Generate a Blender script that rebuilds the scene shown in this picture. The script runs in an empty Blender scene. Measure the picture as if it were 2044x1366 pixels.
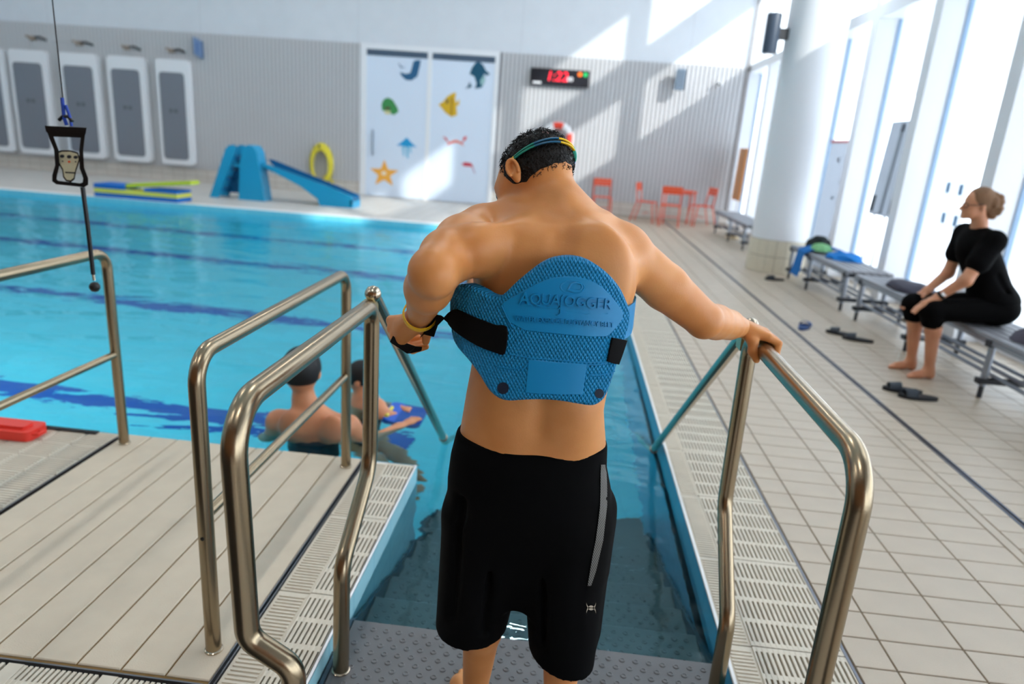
import bpy, bmesh, math, random
import numpy as np
from mathutils import Vector, Matrix
random.seed(7)
SC = bpy.context.scene
COL = SC.collection

# ---------------------------------------------------------------- camera
CAM_H = 1.55
_yaw, _pit, _rol = [math.radians(a) for a in (4.026, 16.314, 4.158)]
_f = Vector((-math.sin(_yaw)*math.cos(_pit), math.cos(_yaw)*math.cos(_pit), -math.sin(_pit)))
_r0 = Vector((math.cos(_yaw), math.sin(_yaw), 0)); _u0 = _r0.cross(_f)
_r = math.cos(_rol)*_r0 + math.sin(_rol)*_u0
_u = -math.sin(_rol)*_r0 + math.cos(_rol)*_u0
cam_d = bpy.data.cameras.new('camera'); cam = bpy.data.objects.new('camera', cam_d); COL.objects.link(cam)
cam.matrix_world = Matrix(((_r.x, _u.x, -_f.x, 0), (_r.y, _u.y, -_f.y, 0), (_r.z, _u.z, -_f.z, CAM_H), (0, 0, 0, 1)))
cam_d.sensor_width = 36; cam_d.lens = 1361/2044*36; cam_d.clip_start = 0.05; cam_d.clip_end = 200
cam_d.dof.use_dof = True; cam_d.dof.focus_distance = 1.55; cam_d.dof.aperture_fstop = 2.2
SC.camera = cam

# ---------------------------------------------------------------- world, sun, exposure
SC.view_settings.view_transform = 'Standard'; SC.view_settings.look = 'None'
SC.view_settings.exposure = 0.18; SC.view_settings.gamma = 1.0; SC.view_settings.use_curve_mapping = False
wd = bpy.data.worlds.new('world'); SC.world = wd; wd.use_nodes = True
bg = wd.node_tree.nodes['Background']; bg.inputs[0].default_value = (0.90, 0.95, 1.0, 1); bg.inputs[1].default_value = 4.2
sun_d = bpy.data.lights.new('sun', 'SUN'); sun_d.energy = 3.7; sun_d.angle = math.radians(1.2); sun_d.color = (1, .95, .87)
sun = bpy.data.objects.new('sun', sun_d); COL.objects.link(sun); sun.location = (20, -20, 20)
sun.rotation_euler = Vector((-.82, 1, -.64)).to_track_quat('-Z', 'Y').to_euler()
FILL_W = 78.0      # each fill light added under the ceiling
POOL_FILL_W = 45.0      # each unseen light added to brighten the pool
SC.cycles.use_denoising = True
SC.cycles.max_bounces = 9; SC.cycles.diffuse_bounces = 5; SC.cycles.glossy_bounces = 4; SC.cycles.transparent_max_bounces = 10; SC.cycles.transmission_bounces = 6
SC.cycles.sample_clamp_indirect = 6

# ---------------------------------------------------------------- pixel helpers (photo frame 2044 x 1366)
CF = 1361.0
def ray(x, y):
    return (x-1022)/CF*_r - (y-683)/CF*_u + _f
def pz(x, y, z=0.0):
    d = ray(x, y); k = (z-CAM_H)/d.z; return Vector((d.x*k, d.y*k, z))
def py(x, y, Y):
    d = ray(x, y); k = Y/d.y; return Vector((d.x*k, Y, CAM_H+d.z*k))
def pxx(x, y, X):
    d = ray(x, y); k = X/d.x; return Vector((X, d.y*k, CAM_H+d.z*k))

# ---------------------------------------------------------------- materials
def lin(c):
    out = []
    for v in c:
        v = v/255.0
        out.append(v/12.92 if v <= .04045 else ((v+.055)/1.055)**2.4)
    return tuple(out)+(1,)
def mat(name, rgb, rough=.5, metal=0.0, spec=.5, noise=0.0, nscale=20, bump=0.0, bscale=60, sss=0.0, coat=0.0, emit=None, estr=0, trans=0.0, ior=1.45):
    m = bpy.data.materials.new(name); m.use_nodes = True; nt = m.node_tree; b = nt.nodes['Principled BSDF']
    c = lin(rgb)
    b.inputs['Base Color'].default_value = c; b.inputs['Roughness'].default_value = rough; b.inputs['Metallic'].default_value = metal
    b.inputs['Specular IOR Level'].default_value = spec; b.inputs['IOR'].default_value = ior
    if coat: b.inputs['Coat Weight'].default_value = coat
    if trans: b.inputs['Transmission Weight'].default_value = trans
    if sss:
        b.inputs['Subsurface Weight'].default_value = sss; b.inputs['Subsurface Radius'].default_value = (1, .35, .15); b.inputs['Subsurface Scale'].default_value = .012
    if emit:
        b.inputs['Emission Color'].default_value = lin(emit); b.inputs['Emission Strength'].default_value = estr
    tc = None
    if noise or bump:
        tc = nt.nodes.new('ShaderNodeTexCoord')
    if noise:
        n = nt.nodes.new('ShaderNodeTexNoise'); n.inputs['Scale'].default_value = nscale; n.inputs['Detail'].default_value = 6
        nt.links.new(tc.outputs['Object'], n.inputs['Vector'])
        mr = nt.nodes.new('ShaderNodeMapRange'); mr.inputs[1].default_value = .3; mr.inputs[2].default_value = .7; mr.inputs[3].default_value = 1-noise; mr.inputs[4].default_value = 1+noise
        nt.links.new(n.outputs['Fac'], mr.inputs[0])
        mx = nt.nodes.new('ShaderNodeMix'); mx.data_type = 'RGBA'; mx.blend_type = 'MULTIPLY'; mx.inputs[0].default_value = 1
        mx.inputs[6].default_value = c
        nt.links.new(mr.outputs[0], mx.inputs[7]); nt.links.new(mx.outputs[2], b.inputs['Base Color'])
    if bump:
        n2 = nt.nodes.new('ShaderNodeTexNoise'); n2.inputs['Scale'].default_value = bscale; n2.inputs['Detail'].default_value = 4
        nt.links.new(tc.outputs['Object'], n2.inputs['Vector'])
        bp = nt.nodes.new('ShaderNodeBump'); bp.inputs['Strength'].default_value = bump; bp.inputs['Distance'].default_value = .01
        nt.links.new(n2.outputs['Fac'], bp.inputs['Height']); nt.links.new(bp.outputs[0], b.inputs['Normal'])
    return m
def tile_mat(name, rgb, joint, tw, th, mortar=.06, rough=.4, noise=.05, axes='XY', offset=0.0, bumpd=.002):
    m = mat(name, rgb, rough); nt = m.node_tree; b = nt.nodes['Principled BSDF']
    tc = nt.nodes.new('ShaderNodeTexCoord'); sp = nt.nodes.new('ShaderNodeSeparateXYZ'); cb = nt.nodes.new('ShaderNodeCombineXYZ')
    nt.links.new(tc.outputs['Object'], sp.inputs[0])
    nt.links.new(sp.outputs[axes[0]], cb.inputs[0]); nt.links.new(sp.outputs[axes[1]], cb.inputs[1])
    br = nt.nodes.new('ShaderNodeTexBrick'); br.offset = offset; br.inputs['Scale'].default_value = 1
    br.inputs['Brick Width'].default_value = tw; br.inputs['Row Height'].default_value = th; br.inputs['Mortar Size'].default_value = mortar*min(tw, th)
    br.inputs['Color1'].default_value = lin(rgb); br.inputs['Color2'].default_value = lin([v*(1-noise) for v in rgb]); br.inputs['Mortar'].default_value = lin(joint)
    nt.links.new(cb.outputs[0], br.inputs['Vector']); nt.links.new(br.outputs['Color'], b.inputs['Base Color'])
    bp = nt.nodes.new('ShaderNodeBump'); bp.inputs['Distance'].default_value = bumpd; bp.invert = True; bp.inputs['Strength'].default_value = .6
    nt.links.new(br.outputs['Fac'], bp.inputs['Height']); nt.links.new(bp.outputs[0], b.inputs['Normal'])
    return m

M = {}
M['wall'] = mat('wall_paint', (212, 216, 222), .6, noise=.02, nscale=3)
M['rib'] = mat('ribbed_cladding', (206, 206, 208), .6)
M['ceil'] = mat('ceiling_paint', (232, 234, 236), .7)
M['fin'] = mat('white_lacquer', (228, 230, 234), .4)
M['gasket'] = mat('dark_gasket', (140, 166, 194), .5)
M['snow'] = mat('snow', (245, 247, 250), .8)
M['steel'] = mat('brushed_steel', (158, 141, 116), .27, 1.0, bump=.02, bscale=300)
M['steel2'] = mat('polished_steel', (184, 170, 150), .16, 1.0)
M['board'] = mat('deck_board', (200, 187, 166), .55, noise=.05, nscale=9, bump=.12, bscale=220)
M['grate'] = mat('grating_plastic', (208, 199, 182), .5, noise=.04, nscale=14)
M['trough'] = mat('trough_dark', (70, 66, 58), .7)
M['gap'] = mat('dark_gap', (26, 28, 32), .7)
M['tile'] = mat('floor_tile', (184, 170, 151), .42, noise=.05, nscale=6, bump=.15, bscale=260)
M['joint'] = mat('tile_joint', (122, 106, 86), .8)
M['tread'] = mat('stair_tread', (100, 102, 104), .42, noise=.06, nscale=12)
M['black'] = mat('black_cloth', (10, 10, 11), .8, spec=.2)
M['blackp'] = mat('black_plastic', (14, 14, 16), .4)
M['white'] = mat('white_plastic', (232, 232, 234), .4)

# ---------------------------------------------------------------- mesh builder
WL = {}
class MB:
    def __init__(s): s.v = []; s.f = []
    def add(s, vs, fs):
        o = len(s.v); s.v += [tuple(p) for p in vs]; s.f += [tuple(i+o for i in f) for f in fs]; return s
    def box(s, a, b, bev=0.0):
        (x0, y0, z0), (x1, y1, z1) = a, b
        if bev <= 0:
            vs = [(x0,y0,z0),(x1,y0,z0),(x1,y1,z0),(x0,y1,z0),(x0,y0,z1),(x1,y0,z1),(x1,y1,z1),(x0,y1,z1)]
            return s.add(vs, [(0,3,2,1),(4,5,6,7),(0,1,5,4),(1,2,6,5),(2,3,7,6),(3,0,4,7)])
        e = bev   # top edges chamfered
        vs = [(x0,y0,z0),(x1,y0,z0),(x1,y1,z0),(x0,y1,z0),(x0,y0,z1-e),(x1,y0,z1-e),(x1,y1,z1-e),(x0,y1,z1-e),(x0+e,y0+e,z1),(x1-e,y0+e,z1),(x1-e,y1-e,z1),(x0+e,y1-e,z1)]
        return s.add(vs, [(0,3,2,1),(8,9,10,11),(0,1,5,4),(1,2,6,5),(2,3,7,6),(3,0,4,7),(4,5,9,8),(5,6,10,9),(6,7,11,10),(7,4,8,11)])
    def tube(s, pts, r, n=12, caps=True, flat=1.0, up=None):
        pts = [Vector(p) for p in pts]; rs = r if isinstance(r, (list, tuple)) else [r]*len(pts)
        rings = []; prev = None
        for i, p in enumerate(pts):
            if i == 0: t = pts[1]-p
            elif i == len(pts)-1: t = p-pts[i-1]
            else: t = (pts[i+1]-p).normalized()+(p-pts[i-1]).normalized()
            t.normalize()
            if prev is None:
                a = Vector(up) if up else (Vector((0, 0, 1)) if abs(t.z) < .9 else Vector((1, 0, 0)))
                u = (a-t*a.dot(t)).normalized()
            else:
                u = (prev-t*prev.dot(t)).normalized()
            prev = u; w = t.cross(u)
            rings.append([p+(u*math.cos(k*2*math.pi/n)*flat+w*math.sin(k*2*math.pi/n))*rs[i] for k in range(n)])
        vs = [q for rg in rings for q in rg]; fs = []
        for i in range(len(pts)-1):
            for k in range(n):
                a = i*n+k; b = i*n+(k+1) % n; fs.append((a, b, b+n, a+n))
        if caps:
            fs.append(tuple(range(n))[::-1]); fs.append(tuple((len(pts)-1)*n+k for k in range(n)))
        return s.add(vs, fs)
    def lathe(s, prof, c=(0, 0, 0), n=24, axis='Z'):
        vs = []; c = Vector(c)
        for (r, h) in prof:
            for k in range(n):
                a = 2*math.pi*k/n; x, y = r*math.cos(a), r*math.sin(a)
                v = {'Z': (x, y, h), 'Y': (x, h, y), 'X': (h, x, y)}[axis]; vs.append(c+Vector(v))
        fs = []
        for i in range(len(prof)-1):
            for k in range(n):
                a = i*n+k; b = i*n+(k+1) % n; fs.append((a, b, b+n, a+n))
        fs.append(tuple(range(n))[::-1]); fs.append(tuple((len(prof)-1)*n+k for k in range(n)))
        return s.add(vs, fs)
    def prism(s, poly, h0, h1, plane='XY'):
        n = len(poly)
        def mk(a, b, h): return {'XY': (a, b, h), 'XZ': (a, h, b), 'YZ': (h, a, b)}[plane]
        vs = [mk(a, b, h0) for a, b in poly]+[mk(a, b, h1) for a, b in poly]
        fs = [tuple(range(n))[::-1], tuple(range(n, 2*n))]+[(i, (i+1) % n, (i+1) % n+n, i+n) for i in range(n)]
        return s.add(vs, fs)
    def xf(s, m):
        s.v = [tuple(m @ Vector(p)) for p in s.v]; return s
    def build(s, name, m=None, parent=None, smooth=False, origin=None, recalc=True):
        V = np.array(s.v, float)
        if parent is not None: W = WL[parent]
        elif origin is not None: W = Vector(origin)
        else:
            mn, mx = V.min(0), V.max(0); W = Vector(((mn[0]+mx[0])/2, (mn[1]+mx[1])/2, mn[2]))
        V = V-np.array(W)
        me = bpy.data.meshes.new(name); me.from_pydata([tuple(p) for p in V], [], s.f); me.update()
        if recalc:
            bm = bmesh.new(); bm.from_mesh(me); bmesh.ops.recalc_face_normals(bm, faces=bm.faces); bm.to_mesh(me); bm.free()
        if smooth:
            me.shade_smooth() if hasattr(me, 'shade_smooth') else [setattr(p, 'use_smooth', True) for p in me.polygons]
            me.set_sharp_from_angle(angle=math.radians(40))
        if m is not None: me.materials.append(M[m] if isinstance(m, str) else m)
        o = bpy.data.objects.new(name, me); COL.objects.link(o)
        if parent is not None: o.parent = parent
        else: o.location = W
        WL[o] = W
        return o
def tag(o, label=None, cat=None, group=None, kind=None):
    if label: o['label'] = label
    if cat: o['category'] = cat
    if group: o['group'] = group
    if kind: o['kind'] = kind
    return o
def thing(name, loc, label, cat, group=None, rz=0.0):
    o = bpy.data.objects.new(name, None); COL.objects.link(o); o.location = loc; o.rotation_euler = (0, 0, rz)
    o.empty_display_size = .1
    WL[o] = Vector(loc) if rz == 0 else Vector((0, 0, 0))
    return tag(o, label, cat, group)
def dup(root, loc, rz, label, group=None):
    r = root.copy(); COL.objects.link(r); r.location = loc; r.rotation_euler = (0, 0, rz); r['label'] = label
    if group: r['group'] = group
    for ch in list(root.children):
        c = ch.copy(); COL.objects.link(c); c.parent = r
        for g in list(ch.children):
            d = g.copy(); COL.objects.link(d); d.parent = c
    return r
def inst(src, parent, loc, name=None):
    o = src.copy(); COL.objects.link(o); o.parent = parent; o.location = loc
    return o
def fillet(pts, r, n=8):
    pts = [Vector(p) for p in pts]; out = [pts[0]]
    for i in range(1, len(pts)-1):
        a, b, c = pts[i-1], pts[i], pts[i+1]; rr = r[i-1] if isinstance(r, (list, tuple)) else r
        u = (a-b); w = (c-b); lu, lw = u.length, w.length; u.normalize(); w.normalize()
        ang = u.angle(w)
        if ang > 3.1 or rr <= 0: out.append(b); continue
        d = min(rr/math.tan(ang/2), lu*.49, lw*.49); R = d*math.tan(ang/2)
        bis = (u+w).normalized(); cc = b+bis*(R/math.sin(ang/2)); p0 = b+u*d; p1 = b+w*d
        e0 = (p0-cc); e1 = (p1-cc); sw = e0.angle(e1); ax = e0.cross(e1).normalized()
        for k in range(n+1): out.append(cc+Matrix.Rotation(sw*k/n, 3, ax) @ e0)
    out.append(pts[-1]); return out
def struct(o): return tag(o, kind='structure')
# ================================================================ STRUCTURE
WATER = -.09
YB = 17.2          # back wall
XR = 3.8           # window wall, tips of the fins
XG = 4.05          # glass
PE = .632          # pool edge (right) and half width of the stair channel
YF = 12.45         # far pool edge
YN = 3.0           # near pool edge
XL = -17.0
CEIL = 8.0
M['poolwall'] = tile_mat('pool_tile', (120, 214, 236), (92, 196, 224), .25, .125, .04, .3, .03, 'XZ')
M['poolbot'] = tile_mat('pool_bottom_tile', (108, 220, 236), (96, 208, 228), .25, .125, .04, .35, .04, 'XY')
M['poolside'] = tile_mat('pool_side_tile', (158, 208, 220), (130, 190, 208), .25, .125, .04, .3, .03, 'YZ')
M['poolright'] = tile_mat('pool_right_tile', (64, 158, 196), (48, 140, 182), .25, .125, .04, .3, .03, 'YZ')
M['lane'] = mat('lane_tile', (8, 78, 168), .4)
M['fartile'] = tile_mat('deck_tile_far', (212, 208, 202), (178, 172, 166), .28, .146, .06, .45, .04, 'XY')
M['coping'] = mat('white_coping', (236, 236, 236), .4)

# floor slabs (top at z = 0 unless tiles lie on them)
fl = struct(MB().box((1.045, -6, -.4), (XG+.1, YB, -.008)).build('floor', 'joint', origin=(0, 0, 0)))
struct(MB().box((XL, YF+.30, -.4), (1.045, YB, 0)).build('floor', 'fartile', origin=(0, 0, 0)))
struct(MB().box((XL, -6, -.4), (-.905, YN-.02, -.045)).build('floor', 'gap', origin=(0, 0, 0)))
struct(MB().box((-.905, -6, -.4), (1.045, 1.0, -.06)).build('floor', 'gap', origin=(0, 0, 0)))
ft = struct(MB().box((-.62, -6, -.06), (.62, .9, 0)).build('floor', 'fartile', origin=(0, 0, 0)))
# far deck white coping
struct(MB().box((XL, YF+.004, -.3), (1.045, YF+.30, .004), .006).build('trim_1', 'coping', origin=(0, 0, 0)))

# floor tiles to the right of the grating, one by one where they are large enough
TW, TH, GAP = .28, .1467, .006
def tile_mesh(w, h):
    return MB().box((-w/2, -h/2, -.012), (w/2, h/2, 0), .0015)
t_full = None; near = []; far = MB()
cols = [(1.052, 1.187), (1.187, 1.468), (1.468, 1.749), (1.749, 2.030), (2.085, 2.225), (2.262, 2.50), (2.50, 2.78), (2.78, 3.06), (3.06, 3.34), (3.34, 3.62), (3.62, 4.05)]
protos = {}
rows = int((YB+1)/TH)
for j in range(-2, 118):
    y0 = 1.195+(j-5)*TH
    if y0+TH > YB-.02: break
    for ci, (a, b) in enumerate(cols):
        cx, cy = (a+b)/2, y0+TH/2
        vis = cy > 1.0 and (a < 1.3+cy*.55) and cy < 6.6
        key = round(b-a, 3)
        if vis and len(near) < 300:
            if key not in protos:
                o = tile_mesh(b-a-GAP, TH-GAP).build('tile', 'tile', fl, origin=None)
                o.data.transform(Matrix.Translation(WL[fl])); protos[key] = o; o.location = (cx, cy, 0); near.append(o)
            else:
                near.append(inst(protos[key], fl, (cx, cy, 0)))
        else:
            far.box((a+GAP/2, y0+GAP/2, -.012), (b-GAP/2, y0+TH-GAP/2, 0))
tag(far.build('tile_field', 'tile', fl), kind='stuff')
MB().box((2.036, -1, -.012), (2.080, YB-.05, -.0005)).build('expansion_joint', 'tile', fl)
dr = MB().box((2.226, -1, -.02), (2.234, YB-.05, .001)).box((2.253, -1, -.02), (2.261, YB-.05, .001)).box((2.234, -1, -.02), (2.253, YB-.05, -.01))
dr.build('slot_drain', mat('drain_steel', (88, 100, 122), .35, .8), fl)

# pool basin
ZB = -1.3
b = MB()
b.add([(XL, YN, ZB), (PE, YN, ZB), (PE, YF, ZB), (XL, YF, ZB)], [(0, 1, 2, 3)])
basin = struct(b.build('pool_basin', 'poolbot', origin=(0, 0, 0)))
MB().add([(XL, YF, ZB), (PE, YF, ZB), (PE, YF, 0), (XL, YF, 0)], [(0, 1, 2, 3)]).build('basin_wall', 'poolwall', basin)
MB().add([(XL, YN, ZB), (-PE, YN, ZB), (-PE, YN, -.004), (XL, YN, -.004)], [(0, 1, 2, 3)]).build('basin_wall', 'poolwall', basin)
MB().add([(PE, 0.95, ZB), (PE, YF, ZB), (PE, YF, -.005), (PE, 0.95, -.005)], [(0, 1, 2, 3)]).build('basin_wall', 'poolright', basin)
MB().add([(-PE, 0.95, ZB), (-PE, YN, ZB), (-PE, YN, -.005), (-PE, 0.95, -.005)], [(0, 1, 2, 3)]).build('basin_wall', 'poolside', basin)
MB().add([(XL, YN, ZB), (XL, YF, ZB), (XL, YF, -.02), (XL, YN, -.02)], [(0, 1, 2, 3)]).build('basin_wall', 'poolside', basin)
MB().add([(-PE, .95, ZB), (PE, .95, ZB), (PE, YN, ZB), (-PE, YN, ZB)], [(0, 1, 2, 3)]).build('basin_floor', 'poolbot', basin)
for y in (4.52, 6.82, 9.13, 11.05):
    MB().box((XL+.5, y-.125, ZB), (-1.0, y+.125, ZB+.004)).build('lane_line', 'lane', basin)

# water
m = bpy.data.materials.new('pool_water'); m.use_nodes = True; nt = m.node_tree; nt.nodes.clear()
out = nt.nodes.new('ShaderNodeOutputMaterial'); gl = nt.nodes.new('ShaderNodeBsdfGlass'); gl.inputs['IOR'].default_value = 1.33
gl.inputs['Roughness'].default_value = 0.0; gl.inputs['Color'].default_value = (.66, .94, .99, 1)
tc = nt.nodes.new('ShaderNodeTexCoord'); mp = nt.nodes.new('ShaderNodeMapping'); mp.inputs['Scale'].default_value = (1.0, 2.0, 1)
nt.links.new(tc.outputs['Object'], mp.inputs[0])
n1 = nt.nodes.new('ShaderNodeTexNoise'); n1.inputs['Scale'].default_value = 1.3; n1.inputs['Detail'].default_value = 2.5; n1.inputs['Distortion'].default_value = .6
n2 = nt.nodes.new('ShaderNodeTexNoise'); n2.inputs['Scale'].default_value = 8; n2.inputs['Detail'].default_value = 2
nt.links.new(mp.outputs[0], n1.inputs['Vector']); nt.links.new(mp.outputs[0], n2.inputs['Vector'])
ma = nt.nodes.new('ShaderNodeMath'); ma.operation = 'MULTIPLY_ADD'; ma.inputs[1].default_value = .09
nt.links.new(n2.outputs['Fac'], ma.inputs[0]); nt.links.new(n1.outputs['Fac'], ma.inputs[2])
bp = nt.nodes.new('ShaderNodeBump'); bp.inputs['Distance'].default_value = .05; bp.inputs['Strength'].default_value = .6
nt.links.new(ma.outputs[0], bp.inputs['Height']); nt.links.new(bp.outputs[0], gl.inputs['Normal']); nt.links.new(gl.outputs[0], out.inputs[0])
M['water'] = m
wb = MB().add([(XL, YN, WATER), (-PE, YN, WATER), (PE, YN, WATER), (PE, YF, WATER), (XL, YF, WATER), (-PE, 1.93, WATER), (PE, 1.93, WATER)], [(0, 1, 2, 3, 4), (5, 6, 2, 1)])
wo = wb.build('pool_water', 'water', origin=(0, 0, 0), recalc=False)
tag(wo, 'turquoise rippling water filling the pool and the entry steps', 'water', kind='stuff')

# back wall
wall = struct(MB().box((XL, YB, -.1), (XR+.3, YB+.3, CEIL)).build('wall_back', 'wall', origin=(0, 0, 0)))
rb = MB(); x = XL
while x < XR-.02:
    if not (-5.32 < x+.02 < -1.98):
        rb.box((x, YB-.055, .33), (x+.058, YB-.012, 3.55))
    x += .10
tag(rb.build('cladding_rib', 'rib', wall), kind='stuff')
MB().box((XL, YB-.014, .33), (-5.32, YB, 3.55)).build('rib_shade_back', mat('rib_shade', (150, 150, 154), .7), wall); MB().box((-1.98, YB-.014, .33), (XR, YB, 3.55)).build('rib_shade_back', bpy.data.materials['rib_shade'], wall)  # backing coloured darker to deepen the shade between the ribs
M['base'] = tile_mat('plinth_tile', (204, 198, 190), (170, 160, 150), .3, .15, .05, .4, .04, 'XZ')
struct(MB().box((XL, YB-.05, 0), (-5.32, YB, .33), .005).build('baseboard_back', 'base', origin=(0, 0, 0)))
struct(MB().box((-1.98, YB-.05, 0), (XR, YB, .33), .005).build('baseboard_back', 'base', origin=(0, 0, 0)))
for xx in (-13.2, -9.3, -5.4, -1.5, 2.4):
    MB().box((xx-.006, YB-.003, 3.57), (xx+.006, YB, CEIL)).build('panel_joint', mat('panel_joint', (196, 198, 204), .6), wall)
struct(MB().box((XL-.3, -6, -.4), (XL, YB+.3, CEIL)).build('wall_left', 'wall', origin=(0, 0, 0)))
struct(MB().box((XL, -6.3, -.4), (XG+.1, -6, CEIL)).build('wall_front', mat('wall_wood', (138, 92, 54), .55, noise=.1, nscale=2), origin=(0, 0, 0)))
struct(MB().box((XL-.3, -6.3, CEIL), (XG+.4, YB+.3, CEIL+.3)).build('ceiling', 'ceil', origin=(0, 0, 0)))

# right window wall
Z1, Z2, ZC1, ZC2, Z3 = 3.45, 3.62, 5.2, 5.8, 7.05
wr = struct(MB().box((XR, -6, Z3), (XG+.1, YB, CEIL)).box((XR, -6, Z2), (XG+.1, 1.2, Z3)).build('wall_right', 'wall', origin=(0, 0, 0)))
struct(MB().box((XR, -6, Z1), (XG+.1, YB, Z2)).build('trim_2', 'fin', origin=(0, 0, 0)))
struct(MB().box((XR+.05, 1.2, ZC1), (XG+.1, YB, ZC2)).build('trim_3', 'fin', origin=(0, 0, 0)))
fins = [10.2-1.73*k for k in range(-3, 8)]
gm = bpy.data.materials.new('window_glass'); gm.use_nodes = True; nt = gm.node_tree; nt.nodes.clear()
out = nt.nodes.new('ShaderNodeOutputMaterial'); mx = nt.nodes.new('ShaderNodeMixShader'); tr = nt.nodes.new('ShaderNodeBsdfTransparent'); go = nt.nodes.new('ShaderNodeBsdfGlossy'); go.inputs['Roughness'].default_value = .02
tr.inputs[0].default_value = (.95, .98, 1, 1); lw = nt.nodes.new('ShaderNodeLayerWeight'); fr = nt.nodes.new('ShaderNodeMath'); fr.operation = 'POWER'; fr.inputs[1].default_value = 5
fr2 = nt.nodes.new('ShaderNodeMath'); fr2.operation = 'MULTIPLY_ADD'; fr2.inputs[1].default_value = .5; fr2.inputs[2].default_value = .03
nt.links.new(lw.outputs['Facing'], fr.inputs[0]); nt.links.new(fr.outputs[0], fr2.inputs[0]); nt.links.new(fr2.outputs[0], mx.inputs[0]); nt.links.new(tr.outputs[0], mx.inputs[1]); nt.links.new(go.outputs[0], mx.inputs[2]); nt.links.new(mx.outputs[0], out.inputs[0])
M['glass'] = gm
for i, y in enumerate(fins):
    struct(MB().box((XR, y, 0), (XG+.1, y+.2, Z1)).build('trim_%d' % (10+i), 'fin', origin=(XR, y, 0)))
    MBg = MB().box((XG-.03, y-.012, 0.02), (XG, y, Z1))
edges = sorted(fins); edges = [(-6.0+.0)] + edges + [YB]
for i in range(len(edges)-1):
    a = edges[i]+(.2 if i > 0 else 0); c = edges[i+1]
    if c-a < .1: continue
    w = struct(MB().box((XG+.0, a, 0), (XG+.07, c, .09)).build('window_%d' % (i+1), 'fin', origin=(XG, a, 0)))
    MB().box((XG+.01, c-.014, .09), (XG+.06, c, Z1)).build('window_frame', 'gasket', w)
    MB().box((XG+.025, a, .09), (XG+.035, c, Z1)).build('pane', 'glass', w)
k = 20
ups = [13.66, 10.2, 6.74, 3.28, 1.2]
for y in ups:
    struct(MB().box((XR, y, Z2), (XG+.1, y+.2, Z3)).build('trim_%d' % (30+k), 'fin', origin=(XR, y, Z2))); k += 1
us = sorted(ups)+[YB]
for i in range(len(us)-1):
    w = struct(MB().box((XG+.02, us[i]+.2, Z2), (XG+.06, us[i+1], Z2+.05)).build('window_%d' % (k), 'fin', origin=(XG, us[i], Z2))); k += 1
    MB().box((XG+.025, us[i]+.2, Z2+.05), (XG+.035, us[i+1], ZC1)).build('pane', 'glass', w)
    MB().box((XG+.025, us[i]+.2, ZC2), (XG+.035, us[i+1], Z3)).build('pane', 'glass', w)
struct(MB().box((XR-.07, YB-.075, .33), (XR-.03, YB-.056, CEIL)).build('trim_66', mat('corner_strip', (120, 112, 108), .6), origin=(XR, YB, .33)))
# outside: snow and the canopy over the terrace
struct(MB().box((XG+.12, -60, -.6), (90, 90, -.1)).build('ground', 'snow', origin=(0, 0, -.6)))
struct(MB().box((XG+.12, -6, 3.47), (8.8, 24, 3.6)).build('trim_60', 'fin', origin=(XG, 0, 3.47)))

# column
cx, cy, cr = 3.08, 10.35, .39
colm = struct(MB().lathe([(cr, .47), (cr, CEIL)], (cx, cy, 0), 48).build('trim_61', 'fin', smooth=True, origin=(cx, cy, 0)))
M['coltile'] = mat('column_tile', (214, 206, 186), .4, noise=.04)
cj = MB().lathe([(cr+.008, 0), (cr+.008, .47)], (cx, cy, 0), 48).build('tile_bed', 'joint', colm, smooth=True)
NT = 20; pr_t = None
for lv in range(2):
    for q in range(NT):
        a0 = 2*math.pi*(q+.02)/NT; a1 = 2*math.pi*(q+.98)/NT; am = (a0+a1)/2
        R0, R1 = cr+.004, cr+.018; z0, z1 = lv*.235+.004, lv*.235+.231
        vs = []
        for (R, z) in ((R0, z0), (R1, z0), (R1, z1), (R0, z1)):
            for a in (a0, am, a1): vs.append((cx+R*math.cos(a), cy+R*math.sin(a), z))
        fs = []
        for e in range(4):
            n = (e+1) % 4
            for s in range(2): fs.append((e*3+s, e*3+s+1, n*3+s+1, n*3+s))
        fs += [(0, 3, 6, 9), (2, 11, 8, 5)]
        MB().add(vs, fs).build('tile', 'coltile', colm)

# ceiling lights added as fill for the hall (above the frame)
M['fillw'] = mat('fill_diffuser', (250, 250, 250), .5, emit=(255, 252, 246), estr=2)
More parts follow.
